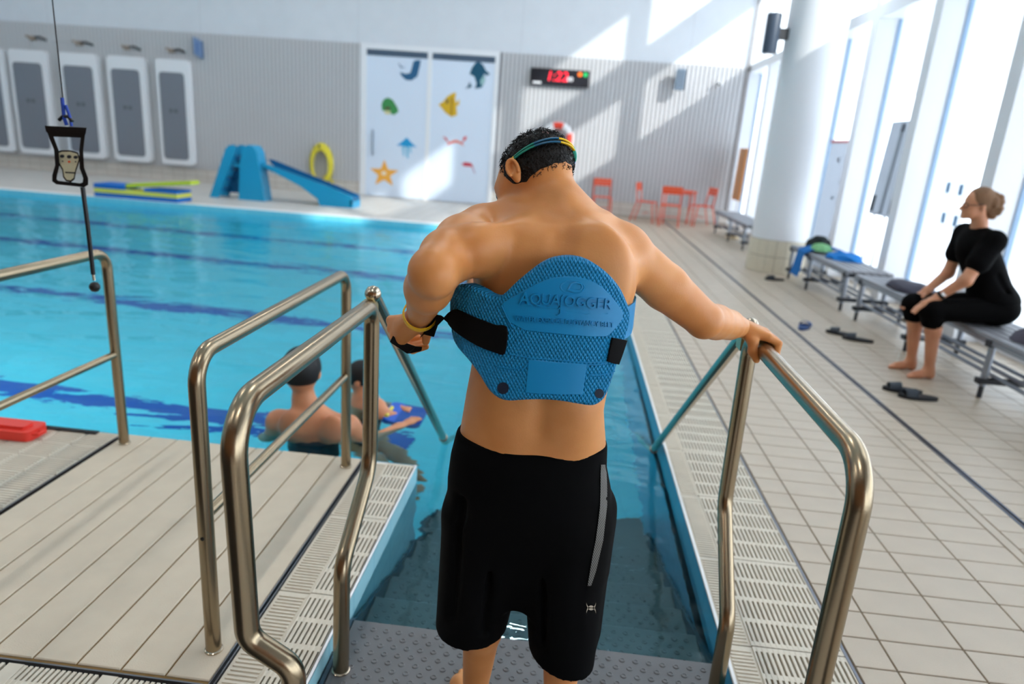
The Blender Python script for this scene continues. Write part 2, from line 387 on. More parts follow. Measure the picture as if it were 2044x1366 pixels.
# light strips added under the boardwalk edge to brighten the water
for q in range(4):
    xa = -13.3+q*2.55
    t = bpy.data.objects.new('pool_fill', None); COL.objects.link(t); t.location = (xa+1.2, YN+.012, -.42); WL[t] = Vector(t.location); struct(t)
    MB().box((xa, YN+.001, -.47), (xa+2.4, YN+.012, -.37)).build('fill_housing', 'white', t)
    ld = bpy.data.lights.new('pool_fill_light', 'AREA'); ld.shape = 'RECTANGLE'; ld.size = 2.4; ld.size_y = .09; ld.energy = POOL_FILL_W; ld.color = (.85, .97, 1)
    lo = bpy.data.objects.new('pool_fill_light', ld); COL.objects.link(lo); lo.parent = t; lo.location = (0, .004, 0); lo.rotation_euler = (math.radians(82), 0, 0)
n = 0
for lx in (-12.5, -6.5, -.5):  # unseen fixtures and lights added to lift the hall's brightness
    for ly in (-1.5, 5.5, 12.5):
        t = bpy.data.objects.new('ceiling_fill', None); COL.objects.link(t); t.location = (lx, ly, 7.6); WL[t] = Vector((lx, ly, 7.6)); struct(t)
        MB().box((lx-.12, ly-.8, 7.6), (lx+.12, ly+.8, 7.72)).build('fill_housing', 'white', t)
        MB().box((lx-.02, ly-.02, 7.72), (lx+.02, ly+.02, CEIL)).build('stem', 'white', t)
        ld = bpy.data.lights.new('ceiling_fill_light', 'AREA'); ld.shape = 'RECTANGLE'; ld.size = .24; ld.size_y = 1.6; ld.energy = FILL_W; ld.color = (1, .97, .93)
        lo = bpy.data.objects.new('ceiling_fill_light', ld); COL.objects.link(lo); lo.location = (0, 0, -.01); lo.parent = t
# ================================================================ DECK, GRATINGS, STEPS, HANDRAILS
# boardwalk of cast boards
bw = thing('boardwalk', (-1.515, 2.26, -.045), 'cream plank boardwalk between the two low steel railings beside the entry steps', 'boardwalk')
nb = 9; x0, x1 = -2.128, -.908; pw = (x1-x0)/nb
first = None
for i in range(nb):
    a = x0+i*pw
    MB().box((a+.003, 1.538, -.045), (a+pw-.003, 2.998, 0), .003).build('plank', 'board', bw)
MB().box((x0, 1.53, -.045), (x1, 2.99, -.006)).build('joint_bed', mat('joint_ochre', (126, 98, 54), .9), bw)
# edge angles round the boardwalk
ea = thing('edge_angle', (-.9, 2.2, -.05), 'dark metal edging between the plank boardwalk and the gratings', 'edging')
MB().box((-.907, 1.5, -.05), (-.903, 3.0, .002)).build('edge_strip', mat('edge_steel', (110, 112, 118), .35, .9), ea)
MB().box((-.893, 1.5, -.05), (-.889, 3.0, .002)).build('edge_strip', bpy.data.materials['edge_steel'], ea)
MB().box((-2.15, 1.518, -.05), (-.89, 1.523, .001)).build('edge_strip', bpy.data.materials['edge_steel'], ea)
MB().box((-2.148, 1.52, -.05), (-2.143, 3.0, .001)).build('edge_strip', bpy.data.materials['edge_steel'], ea)

# gratings
def grating(nm, label, y0, y1, plate, slots, step, sl_w, near_y, pool_side_joint=True):
    """plate = (xa, xb) ridged plate, slots = (xa, xb) slotted field; both run along Y"""
    g = tag(MB().box((min(plate[0], slots[0]), y0, -.16), (max(plate[1], slots[1]), y1, -.12)).build(nm, 'trough', origin=((plate[0]+slots[0])/2, (y0+y1)/2, -.16)), label, 'grating')
    L = .51; y = y0; stuff = MB(); ribs = MB(); rid = MB(); proto = None; pl = None
    n = int(round((slots[1]-slots[0])/step))
    while y < y1-.05:
        ye = min(y+L-.006, y1)
        MB().box((plate[0], y, -.03), (plate[1], ye, -.004)).build('plate', 'grate', g)
        MB().box((slots[0]-.003, y, -.03), (slots[0]+.004, ye, 0), .001).build('rim', 'grate', g)
        MB().box((slots[1]-.006, y, -.03), (slots[1], ye, 0), .001).build('rim', 'grate', g)
        nr = 4
        for r in range(nr+1):
            yy = y+(ye-y-.02)*r/nr
            ribs.box((slots[0], yy, -.03), (slots[1], yy+.022, -.0008))
        for k in range(n):
            xa = slots[0]+.006+k*(slots[1]-slots[0]-.014)/n
            if y < near_y: MB().box((xa+.0035, y, -.028), (xa+.0035+sl_w, ye, 0), .001).build('slat', 'grate', g)
            else: stuff.box((xa+.0035, y, -.028), (xa+.0035+sl_w, ye, 0))
        yy = y+.012
        while yy < ye-.014:
            if y < 7: rid.box((plate[0]+.012, yy, -.006), (plate[1]-.012, yy+.0085, .001))
            yy += .0165
        y += L
    if stuff.v: tag(stuff.build('slat_field', 'grate', g), kind='stuff')
    tag(rid.build('ridge', 'grate', g), kind='stuff')
    tag(ribs.build('cross_rib', 'grate', g), kind='stuff')
    return g
grating('overflow_grating', 'cream overflow grating between the plank boardwalk and the entry steps', .95, 3.0, (-.886, -.772), (-.772, -.640), .0185, .0105, 9)
grating('overflow_grating', 'long cream overflow grating along the right-hand pool edge beside the floor tiles', .95, 12.45, (.640, .735), (.735, 1.036), .0188, .0105, 5.0)
struct(MB().box((.634, .95, -.25), (.646, 12.45, .0), .002).build('trim_62', 'coping', origin=(0, 0, 0)))
struct(MB().box((-.646, .95, -.25), (-.634, 2.995, .0), .002).build('trim_63', 'coping', origin=(0, 0, 0)))
struct(MB().box((-.9, 2.98, -.3), (-.634, 2.995, -.005)).box((XL, 2.98, -.3), (-.9, 2.995, -.045)).build('trim_64', 'coping', origin=(0, 0, 0)))
struct(MB().box((1.036, .95, -.16), (1.046, 12.8, .001)).build('trim_65', bpy.data.materials['edge_steel'], origin=(0, 0, 0)))
struct(MB().box((.632, .95, -.3), (1.046, 12.8, -.161)).build('floor', 'trough', origin=(0, 0, 0)))
# cross gutter in front of the boardwalk and ribbed tiles beyond the far railing
cg = tag(MB().box((-2.6, .8, -.12), (-.9, 1.515, -.08)).build('cross_grating', 'trough', origin=(-1.7, 1.1, -.12)), 'cream slotted grating in front of the near end of the plank boardwalk', 'grating')
x = -2.6; rb2 = MB()
for mth in range(6):
    xa = -.9-(mth+1)*.285
    for k in range(14):
        MB().box((xa+.02+k*.0165, .95, -.05), (xa+.03+k*.0165, 1.508, 0), .001).build('slat', 'grate', cg)
    MB().box((xa-.03, .9, -.05), (xa+.018, 1.51, 0), .001).build('plate', 'grate', cg)
    for yy in (.95, 1.07, 1.19, 1.31, 1.43): rb2.box((xa, yy, -.05), (xa+.26, yy+.024, -.001))
tag(rb2.build('cross_rib', 'grate', cg), kind='stuff')
rt = tag(MB().box((-6, 1.52, -.045), (-2.15, 3.0, -.012)).build('ribbed_paving', 'joint', origin=(-3, 2.2, -.045)), 'pale ribbed paving beyond the far railing with a red float on it', 'paving')
rdg = MB()
for i in range(26):
    for j in range(10):
        xa = -2.155-(i+1)*.148; ya = 1.522+j*.1475
        if i < 12: MB().box((xa, ya, -.03), (xa+.143, ya+.143, -.003), .002).build('tile', 'grate', rt)
        else: rdg.box((xa, ya, -.03), (xa+.143, ya+.143, -.003))
        for q in range(7):
            rdg.box((xa+.01, ya+.012+q*.018, -.004), (xa+.133, ya+.021+q*.018, .0005))
tag(rdg.build('ridge', 'grate', rt), kind='stuff')
tag(MB().box((-3.6, 2.955, .001), (-2.26, 2.985, .009), .002).build('edge_strip_lying', 'gap'), 'thin dark strip lying along the pool edge behind the red float', 'strip')

# entry steps
treads = [(0.93, 1.925, -.06), (1.925, 2.187, -.22), (2.187, 2.447, -.38), (2.447, 2.700, -.54), (2.700, 2.950, -.70), (2.950, 3.23, -.86), (3.23, 3.5, -1.02), (3.5, 3.8, -1.16)]
st = thing('entry_steps', (0, 2.4, -1.3), 'grey studded pool entry steps descending into the water under the standing man', 'steps')
for i, (a, c, z) in enumerate(treads):
    o = MB().box((-.612, a, z-.05), (.612, c+.012, z), .006).build('tread', 'tread', st)
    if i < 6: MB().box((-.60, c-.02, z-.20), (.60, c, z-.05)).build('riser', 'tread', st)
    if i > 5: continue
    nbm = MB(); y = max(a, 1.38)+.025; r = 0
    while y < c-.012:
        xx = -.575+(.022 if r % 2 else 0)
        while xx < .59:
            n8 = 10; vs = []
            for (rr, h) in ((.0105, -.0005), (.0095, .0026), (.0068, .0032), (.0052, .0012), (0.002, .001)):
                vs += [(xx+rr*math.cos(k*2*math.pi/n8), y+rr*math.sin(k*2*math.pi/n8), z+h) for k in range(n8)]
            fs = []
            for q in range(4):
                for k in range(n8): fs.append((q*n8+k, q*n8+(k+1) % n8, (q+1)*n8+(k+1) % n8, (q+1)*n8+k))
            fs.append(tuple(4*n8+k for k in range(n8)))
            nbm.add(vs, fs); xx += .044
        y += .035; r += 1
    tag(nbm.build('stud', 'tread', st, smooth=True), kind='stuff')
for s in (-1, 1):
    MB().prism([(1.0, -.06), (1.93, -.06), (3.55, -1.04), (3.55, -1.3), (3.3, -1.3), (1.0, -.3)], s*.612, s*.625, 'YZ').build('stringer', mat('stringer_dark', (30, 62, 78), .5), st)

# ---- handrails
PR = .0228
def rail(nm, label, paths, loc, group=None):
    t = thing(nm, loc, label, 'railing', group)
    for (pn, pts, r, mt) in paths:
        MB().tube(pts, r, 20).build(pn, mt, t, smooth=True)
    return t
def flange(t, p, h=.008, r=.027):
    MB().lathe([(r, 0), (r, h*.6), (r*.85, h)], p, 20).build('base_collar', 'steel2', t, smooth=True)
XA = -2.073
a = rail('railing', 'low brushed steel railing at the far side of the plank boardwalk beside the red float', [
    ('rail', fillet([(XA, 2.9, .001), (XA, 2.9, .945), (XA, 1.62, .945), (XA, 1.62, .001)], .075), PR, 'steel'),
    ('middle_bar', [(XA, 2.9, .46), (XA, 1.62, .46)], .017, 'steel')], (XA, 2.26, 0))
flange(a, (XA, 2.9, 0)); flange(a, (XA, 1.62, 0))
XBr = -.96
b_ = rail('railing', 'brushed steel railing standing on the plank boardwalk next to the grating', [
    ('rail', fillet([(XBr, 2.905, .001), (XBr, 2.905, .945), (XBr, 1.656, .945), (XBr, 1.656, .001)], .085), PR, 'steel'),
    ('middle_bar', [(XBr, 2.905, .462), (XBr, 1.656, .462)], .017, 'steel')], (XBr, 2.28, 0))
flange(b_, (XBr, 2.905, 0)); flange(b_, (XBr, 1.656, 0))
MB().lathe([(.006, -.001), (.006, .001)], (XBr+.0, 1.656-PR, .40), 10, 'Y').build('screw_hole', 'blackp', b_)
XC = -.577
c_ = rail('handrail', 'nearest thick steel handrail with an S-bend foot left of the standing man', [
    ('rail', fillet([(XC, 1.70, -.06), (XC, 1.71, .31), (XC, 1.988, .50), (XC, 1.99, 1.043), (XC, 1.10, 1.05), (XC+.012, 1.10, .56), (XC+.105, 1.10, .50), (XC+.105, 1.10, -.05)], [.10, .12, .06, .10, .05, .05], 10), .0245, 'steel')], (XC, 1.4, -.06))
flange(c_, (XC, 1.70, -.06), .008, .028); flange(c_, (XC+.105, 1.10, -.06), .01, .03)
XD = .59
d_ = rail('handrail', 'thick steel handrail gripped by the right hand of the standing man', [
    ('rail', fillet([(XD, 1.806, -.06), (XD, 1.812, .20), (XD, 2.056, .465), (XD, 2.085, 1.026), (XD, 1.205, 1.026), (XD, 1.195, .42), (XD-.09, 1.195, .35), (XD-.09, 1.195, -.05)], [.10, .12, .06, .10, .05, .05], 10), .0238, 'steel')], (XD, 1.5, -.06))
flange(d_, (XD, 1.806, -.06), .01, .03); flange(d_, (XD-.09, 1.195, -.06), .01, .03)
def sloped(X, p0, p1, label, w):
    t = thing('handrail', (X, p1[0], -.8), label, 'railing')
    P0 = Vector((X, p0[0], p0[1])); P1 = Vector((X, p1[0], p1[1])); dr = (P1-P0).normalized()
    MB().tube([P0, P0+(P1-P0)*1.0, P1+dr*.95], .0205, 18).build('rail', 'steel2', t, smooth=True)
    MB().lathe([(.002, -.026), (.016, -.021), (.024, -.008), (.0255, .0), (.024, .008), (.016, .021), (.002, .026)], P0, 18).build('ball_end', 'steel2', t, smooth=True)
    MB().box((X-.03, P0.y-.035, P0.z-.075), (X+.012, P0.y+.02, P0.z-.018), .006).build('clamp', mat('brass_clamp', (176, 160, 116), .3, .9), t)
    MB().lathe([(.007, -.001), (.007, .002)], (X-.008, P0.y-.036, P0.z-.045), 10, 'Y').build('screw', 'blackp', t)
    MB().tube([P1-dr*.012, P1+dr*.012], .0245, 18).build('waterline_ring', 'steel2', t, smooth=True)  # ring added to imitate meniscus and refraction at the waterline
    return t
sloped(XC, (2.0, 1.075), (3.40, -.03), 'slanting steel handrail running into the water behind the bent elbow', 0)
sloped(XD+.005, (2.13, 1.05), (3.62, -.07), 'slanting steel handrail running into the water right of the standing man', 0)
# ================================================================ THINGS ON AND BY THE BACK WALL
def rrect(x0, z0, x1, z1, r, n=5):
    P = []
    for (cx, cz, a0) in ((x1-r, z1-r, 0), (x0+r, z1-r, 90), (x0+r, z0+r, 180), (x1-r, z0+r, 270)):
        for k in range(n+1):
            a = math.radians(a0+90*k/n); P.append((cx+r*math.cos(a), cz+r*math.sin(a)))
    return P
M['matw'] = mat('mat_white', (226, 228, 232), .45); M['matg'] = mat('mat_grey', (120, 124, 134), .7, noise=.06, nscale=30)
M['wood'] = mat('peg_wood', (160, 146, 134), .6); M['dark'] = mat('dark_grey', (52, 54, 58), .5)
mats_x = [(-15.42, -14.42, 'leftmost, cut by the picture edge'), (-14.27, -13.29, 'second from the left'), (-12.95, -11.97, 'behind the hanging remote pouch'), (-11.71, -10.76, 'second from the right'), (-10.48, -9.62, 'rightmost, beside the blue box')]
for (xa, xb, w) in mats_x:
    xa += .09; xb += .09
    t = thing('floating_mat', ((xa+xb)/2, YB-.14, .41), 'white and grey exercise mat hung on the back wall, '+w, 'exercise mat', 'floating mats on the back wall')
    MB().prism(rrect(xa, .41, xb, 2.90, .10), YB-.23, YB-.07, 'XZ').build('body', 'matw', t)
    dpad = MB().prism(rrect(xa+.09, .54, xb-.13, 2.60, .09), YB-.242, YB-.22, 'XZ').build('deck_pad', 'matg', t)
    xm = (xa+xb)/2-.02
    MB().prism(rrect(xm-.11, 1.66, xm-.02, 1.75, .02), YB-.247, YB-.235, 'XZ').prism(rrect(xm+.02, 1.66, xm+.11, 1.75, .02), YB-.247, YB-.235, 'XZ').build('handle_patch', M.get('pad_mark') or M.setdefault('pad_mark', mat('pad_mark', (92, 96, 106), .6)), dpad)
for (xh, zh, w) in ((-13.55, 3.18, 'over the second mat from the left'), (-12.35, 3.13, 'over the mat behind the hanging pouch'), (-11.12, 3.10, 'over the second mat from the right'), (-9.98, 3.10, 'over the rightmost mat')):
    t = thing('wall_peg', (xh, YB-.03, zh), 'wooden wall peg with dark strap '+w, 'peg', 'pegs above the floating mats')
    MB().box((xh-.14, YB-.07, zh-.05), (xh+.02, YB-.03, zh+.06)).build('peg_plate', 'wood', t)
    MB().tube([(xh-.05, YB-.06, zh-.02), (xh-.04, YB-.30, zh+.03)], .028, 10).build('peg_arm', 'wood', t, smooth=True)
    MB().tube([(xh+.0, YB-.06, zh+.02), (xh+.16, YB-.12, zh+.04), (xh+.30, YB-.06, zh-.02)], .025, 8).build('strap', 'dark', t, smooth=True)
t = thing('wall_box', (-9.33, YB-.12, 2.97), 'small blue wall box with a slanted top beside the rightmost mat', 'box')
MB().prism([(-9.40, 3.44), (-9.24, 3.36), (-9.24, 2.97), (-9.40, 3.05)], YB-.20, YB-.03, 'XZ').build('case', mat('box_blue', (112, 138, 176), .5), t)
MB().box((-9.33, YB-.21, 3.1), (-9.27, YB-.20, 3.32)).build('front_label', mat('box_blue2', (90, 120, 170), .5), t)

# slide
M['sl'] = mat('slide_blue', (20, 150, 196), .35); M['sl2'] = mat('slide_blue_dark', (14, 100, 150), .4)
S = thing('water_slide', (-6.2, 14.3, 0), 'bright blue plastic children\'s slide standing on the far pool deck', 'slide')
def arch(x0, x1, xt0, xt1, zt): return [(x0, 0), (x1, 0), (xt1, zt-.12), (xt1-.05, zt-.02), ((xt0+xt1)/2, zt), (xt0+.05, zt-.02), (xt0, zt-.12)]
for yy in (13.98, 14.40):
    MB().prism([(-7.56, 0), (-7.38, 0), (-6.96, .95), (-6.93, 1.05), (-7.0, 1.10), (-7.10, 1.08), (-7.17, 1.0)], yy, yy+.07, 'XZ').build('ladder_stile', 'sl', S)
for q in range(4):
    f = .14+q*.22
    MB().box((-7.47+f*.42, 14.05, f*1.0), (-7.30+f*.42, 14.40, f*1.0+.07)).build('step', 'sl2', S)
MB().prism([(-7.36, .1), (-7.04, .1), (-6.95, .85), (-7.02, .9)], 14.3, 14.34, 'XZ').build('ladder_back', 'sl2', S)
MB().prism([(-6.92, 0), (-6.36, 0), (-6.50, 1.0), (-6.58, 1.10), (-6.68, 1.12), (-6.78, 1.04), (-6.86, .78)], 13.96, 14.34, 'XZ').build('tower', 'sl', S)
MB().box((-7.0, 14.0, .66), (-6.45, 14.56, .72)).build('platform', 'sl', S)
MB().prism([(-6.84, .76), (-6.38, .76), (-6.38, .70), (-5.6, .36), (-5.25, .13), (-5.2, 0), (-4.56, 0), (-4.50, .10), (-4.52, .24), (-5.0, .40), (-6.4, .78)], 14.02, 14.06, 'XZ').build('chute_side', 'sl', S)
MB().prism([(-6.38, .70), (-5.6, .36), (-5.25, .13), (-5.2, 0), (-4.56, 0), (-4.50, .10), (-4.52, .24), (-5.0, .40), (-6.4, .84), (-6.5, .84)], 14.50, 14.54, 'XZ').build('chute_side', 'sl2', S)
MB().prism([(-6.4, .70), (-6.4, .66), (-5.0, .28), (-4.5, .14), (-4.5, .18), (-5.0, .33)], 14.06, 14.50, 'XZ').build('chute_floor', 'sl2', S)
MB().box((-4.56, 14.02, 0), (-4.50, 14.54, .16)).build('chute_end', 'sl', S)

# foam mats and float at the pool edge
M['foamb'] = mat('foam_blue', (10, 104, 190), .7); M['foamy'] = mat('foam_yellow', (226, 222, 96), .7); M['foamg'] = mat('foam_lime', (190, 208, 50), .6)
def slab(nm, a, b, m, label): return tag(MB().box(a, b, .012).build(nm, m), label, 'foam mat', 'foam mats stacked at the far pool edge')
slab('foam_mat', (-9.05, 12.5, .006), (-7.40, 13.0, .086), 'foamb', 'blue foam mat lying at the bottom of the stack at the far pool edge')
slab('foam_mat', (-9.05, 12.5, .087), (-7.40, 13.0, .167), 'foamy', 'yellow foam mat in the middle of the stack at the far pool edge')
slab('foam_mat', (-9.05, 12.5, .168), (-8.45, 13.0, .255), 'foamb', 'short blue foam mat on the left end of the stack at the far pool edge')
slab('foam_mat', (-8.05, 12.5, .168), (-7.40, 13.0, .225), 'foamb', 'thin blue foam mat on the right end of the stack under the lime float')
nd = MB().box((-.65, -.16, -.035), (.65, .16, .035), .012).xf(Matrix.Translation((-7.80, 12.72, .315)) @ Matrix.Rotation(math.radians(-6.5), 4, 'Y'))
tag(nd.build('foam_float', 'foamg'), 'lime yellow foam float lying slanted on top of the foam mat stack', 'float')

# hose coil
H_ = thing('hose_coil', (-6.28, YB-.1, .25), 'yellow garden hose coiled on a hook on the ribbed wall behind the slide', 'hose')
M['hose'] = mat('hose_yellow', (218, 204, 60), .45)
for k in range(5):
    a_, b_ = .27-.012*k, .47-.02*k; off = .05*k/5
    pts = [(-6.28+a_*math.cos(u)+off*.4, YB-.11-.028*k, .70+b_*math.sin(u)-off) for u in np.linspace(0, 2*math.pi, 30)]
    MB().tube(pts, .038, 8, caps=False).build('hose_loop', 'hose', H_, smooth=True)
MB().tube([(-6.28, YB-.06, 1.1), (-6.28, YB-.27, 1.1), (-6.28, YB-.27, 1.16)], .02, 8).build('hook', 'dark', H_, smooth=True)
MB().tube([(-6.05, YB-.14, .5), (-6.2, YB-.18, .38), (-6.0, YB-.16, .32), (-5.98, YB-.14, .12)], .028, 8).build('hose_end', 'hose', H_, smooth=True)

# double door with frosted panes
D = struct(MB().box((-5.32, YB-.07, 0), (-5.17, YB, 3.56)).box((-2.08, YB-.07, 0), (-1.98, YB, 3.56)).box((-5.17, YB-.07, 3.44), (-2.08, YB, 3.56)).build('door_1', 'fin', origin=(-3.6, YB, 0)))
M['frost'] = mat('frosted_pane', (214, 226, 242), .25, spec=.4)
for (xa, xb) in ((-5.17, -3.69), (-3.58, -2.08)):
    MB().box((xa, YB-.05, .02), (xb, YB-.03, 3.30)).build('pane', 'frost', D)
    MB().box((xa, YB-.06, 3.30), (xb, YB-.02, 3.44)).build('head_rail', mat('rail_blue', (70, 88, 108), .5), D)
MB().box((-3.69, YB-.06, 0), (-3.58, YB-.02, 3.44)).build('mullion', 'fin', D)
MB().box((-5.0, YB-.12, 1.0), (-4.97, YB-.09, 1.6)).box((-5.0, YB-.1, 1.02), (-4.97, YB-.05, 1.05)).box((-5.0, YB-.1, 1.55), (-4.97, YB-.05, 1.58)).build('pull_handle', mat('handle_grey', (170, 182, 196), .4, .6), D)

# stickers
def sticker(label, polys, cat='sticker'):
    t = None
    for i, (poly, rgb) in enumerate(polys):
        mm = bpy.data.materials.get('st_%d_%d_%d' % rgb) or mat('st_%d_%d_%d' % rgb, rgb, .5)
        if t is None:
            c = np.mean(poly, 0); t = thing('door_sticker', (c[0], YB-.05, min(p[1] for p in poly)), label, cat, 'sea animal stickers on the glass door')
        MB().prism(poly, YB-.054-.002*i, YB-.0505-.002*i, 'XZ').build('printed_shape', mm, t)
    return t
def E_(cx, cz, a, b, n=18, rot=0, a0=0, a1=360):
    r = math.radians(rot); P = []
    for k in range(n):
        t_ = math.radians(a0+(a1-a0)*k/(n if a1-a0 == 360 else n-1)); x_, z_ = a*math.cos(t_), b*math.sin(t_)
        P.append((cx+x_*math.cos(r)-z_*math.sin(r), cz+x_*math.sin(r)+z_*math.cos(r)))
    return P
def dp(a, b):   # door crop pixel to wall X, Z
    v = py(730+a*.2343, 80+b*.2343, YB-.05); return (v.x, v.z)
def DP(l): return [dp(*q) for q in l]
blue1, teal, grn, gold = (36, 92, 132), (10, 78, 104), (60, 138, 76), (212, 170, 34)
sticker('dark blue seal sticker curving upward at the top of the left door pane', [(DP([(470, 172), (460, 230), (440, 310), (390, 345), (340, 340), (300, 300), (292, 272), (340, 288), (380, 280), (395, 230), (405, 185), (430, 170)]), blue1), (DP([(340, 232), (300, 240), (275, 195), (290, 205), (305, 228)]), blue1)])
sticker('dark teal dolphin sticker at the top of the right door pane', [(DP([(955, 175), (1000, 210), (1025, 260), (1060, 290), (1030, 305), (1005, 285), (1020, 340), (990, 405), (930, 415), (945, 370), (925, 310), (885, 290), (905, 235), (930, 200)]), teal), (DP([(1005, 300), (1018, 345), (985, 395), (975, 350)]), (150, 190, 190)), (DP([(885, 355), (905, 400), (850, 415), (875, 390)]), teal)])
sticker('green sea turtle sticker on the left door pane', [(DP([(190, 490), (230, 510), (270, 575), (280, 610), (240, 640), (180, 610), (140, 600), (135, 545), (155, 505)]), grn), (DP([(165, 570), (215, 575), (200, 592), (170, 590)]), (90, 50, 50)), (DP([(160, 600), (215, 605), (205, 635), (165, 628)]), (210, 200, 150))])
sticker('yellow angelfish sticker on the right door pane', [(DP([(770, 445), (762, 500), (770, 540), (800, 500), (795, 555), (772, 560), (778, 640), (730, 655), (680, 620), (645, 575), (620, 550), (660, 525), (695, 480), (735, 455)]), gold), (DP([(690, 500), (705, 510), (700, 545), (685, 540)]), (60, 60, 70)), (DP([(725, 480), (740, 500), (735, 640), (722, 640), (728, 560)]), (150, 110, 20))])
sticker('light blue jellyfish sticker on the left door pane', [(DP([(350, 830), (385, 870), (435, 915), (380, 905), (350, 915), (310, 900), (262, 900), (310, 865)]), (28, 150, 206)), (DP([(310, 905), (325, 905), (330, 990), (320, 985)]), (90, 180, 215)), (DP([(345, 910), (362, 910), (365, 1010), (350, 1000)]), (90, 180, 215)), (DP([(372, 905), (385, 905), (390, 970), (380, 960)]), (90, 180, 215))])
star = []
for k in range(10):
    a = math.radians(90+36*k); r = .38 if k % 2 == 0 else .16; c = dp(158, 1140); star.append((c[0]+r*math.cos(a), c[1]+r*.9*math.sin(a)))
sticker('orange starfish sticker at the bottom of the left door pane', [(star, (240, 172, 70)), (E_(dp(155, 1135)[0], dp(155, 1135)[1], .06, .05), (240, 226, 200))])
sticker('red crab sticker on the right door pane', [(DP([(685, 905), (720, 865), (770, 850), (815, 870), (840, 910), (810, 885), (765, 872), (720, 885)]), (226, 110, 84)), (DP([(655, 820), (690, 835), (700, 862), (680, 850)]), (216, 66, 76)), (DP([(862, 818), (855, 850), (832, 858), (830, 830)]), (216, 66, 76)), (DP([(690, 850), (720, 880), (712, 884), (686, 858)]), (216, 66, 76)), (DP([(835, 850), (812, 884), (820, 886), (842, 855)]), (216, 66, 76))])
sticker('small red shrimp sticker at the bottom of the right door pane', [(DP([(815, 1055), (850, 1040), (900, 1050), (918, 1085), (890, 1078), (840, 1075)]), (196, 56, 74)), (DP([(905, 1080), (915, 1085), (935, 1140), (925, 1135)]), (170, 120, 150))])

# scoreboard clock
B = thing('display_clock', (-.53, YB-.1, 2.88), 'black electronic wall clock showing red digits', 'clock')
MB().prism([(-1.22, 2.88), (.15, 2.88), (.15, 3.25), (-1.22, 3.25)], YB-.16, YB-.04, 'XZ').build('case', mat('clock_black', (26, 26, 34), .35), B)
def text(txt, size, m, parent, loc, rot=(math.pi/2, 0, 0), ext=.004, name='lettering', shear=0.0, bold=0.0, align='CENTER', fn=None, label=None):
    cu = bpy.data.curves.new('tmp', 'FONT'); cu.body = txt; cu.size = size; cu.extrude = ext; cu.shear = shear; cu.offset = bold; cu.align_x = align; cu.align_y = 'CENTER'; cu.resolution_u = 3
    tmp = bpy.data.objects.new('tmp', cu); COL.objects.link(tmp)
    dg = bpy.context.evaluated_depsgraph_get(); me = bpy.data.meshes.new_from_object(tmp.evaluated_get(dg)); bpy.data.objects.remove(tmp)
    mb = MB(); mb.v = [tuple(v.co) for v in me.vertices]; mb.f = [tuple(p.vertices) for p in me.polygons]; bpy.data.meshes.remove(me)
    if fn: mb.v = [tuple(fn(*p)) for p in mb.v]
    else: mb.xf(Matrix.Translation(loc) @ Matrix.Rotation(rot[0], 4, 'X'))
    return mb.build(name, m, parent)
M['red'] = mat('digit_red', (255, 40, 60), .4, emit=(255, 34, 56), estr=1.6); M['wdig'] = mat('digit_white', (235, 235, 240), .4, emit=(235, 235, 240), estr=.6)
text('1:22', .30, 'red', B, (-.60, YB-.165, 3.08), bold=0, shear=.15, name='digits')
text('00', .14, 'wdig', B, (-.29, YB-.165, 3.04), bold=0, name='small_digits')
MB().lathe([(.05, -.006), (.05, 0)], (-.07, YB-.16, 3.165), 14, 'Y').build('signal_light', mat('sig_orange', (240, 110, 30), .4, emit=(240, 110, 30), estr=.7), B)
MB().lathe([(.05, -.006), (.05, 0)], (.06, YB-.16, 3.165), 14, 'Y').build('signal_light', mat('sig_green', (30, 170, 90), .4, emit=(30, 170, 90), estr=.5), B)
MB().box((-1.16, YB-.165, 2.91), (-.96, YB-.16, 2.955)).build('name_plate', 'white', B)

# life ring
R_ = thing('life_ring', (-.47, YB-.1, 1.39), 'red and white life ring hung on the wall behind the bowed head', 'life ring')
for k in range(8):
    pts = [(-.47+.29*math.cos(u), YB-.145, 1.72+.29*math.sin(u)) for u in np.linspace((k-.5)*math.pi/4, (k+.5)*math.pi/4, 7)]
    MB().tube(pts, .075, 12).build('ring_segment', mat('ring_red', (232, 70, 50), .45) if k % 2 == 0 else 'white', R_, smooth=True)
MB().tube([(-.47+.37*math.cos(u), YB-.145, 1.72+.37*math.sin(u)) for u in np.linspace(0, 2*math.pi, 32)], .012, 6, caps=False).build('rope', 'white', R_, smooth=True)
MB().box((-.5, YB-.10, 1.98), (-.44, YB-.056, 2.07)).build('hook', 'dark', R_)

# wall loudspeaker and small camera
W_ = thing('wall_loudspeaker', (2.2, YB-.2, 2.95), 'grey box loudspeaker on a bracket on the sunlit wall', 'loudspeaker')
MB().box((2.10, YB-.48, 2.95), (2.30, YB-.26, 3.40), .02).build('cabinet', mat('spk_grey', (112, 128, 144), .5), W_)
MB().box((2.15, YB-.28, 3.12), (2.25, YB-.03, 3.2)).build('bracket', 'dark', W_)
MB().box((2.12, YB-.485, 2.98), (2.28, YB-.48, 3.36)).build('front_grille', mat('spk_grille', (90, 104, 120), .6), W_)
K_ = thing('wall_camera', (3.13, YB-.1, 3.1), 'small white surveillance camera on the wall near the corner', 'camera')
MB().box((3.1, YB-.04, 3.12), (3.16, YB, 3.26)).build('mount', 'white', K_)
MB().tube([(3.13, YB-.03, 3.18), (3.10, YB-.25, 3.14)], .045, 12).build('camera_body', 'white', K_, smooth=True)
MB().tube([(3.10, YB-.25, 3.14), (3.098, YB-.265, 3.138)], .03, 12).build('lens', 'blackp', K_)

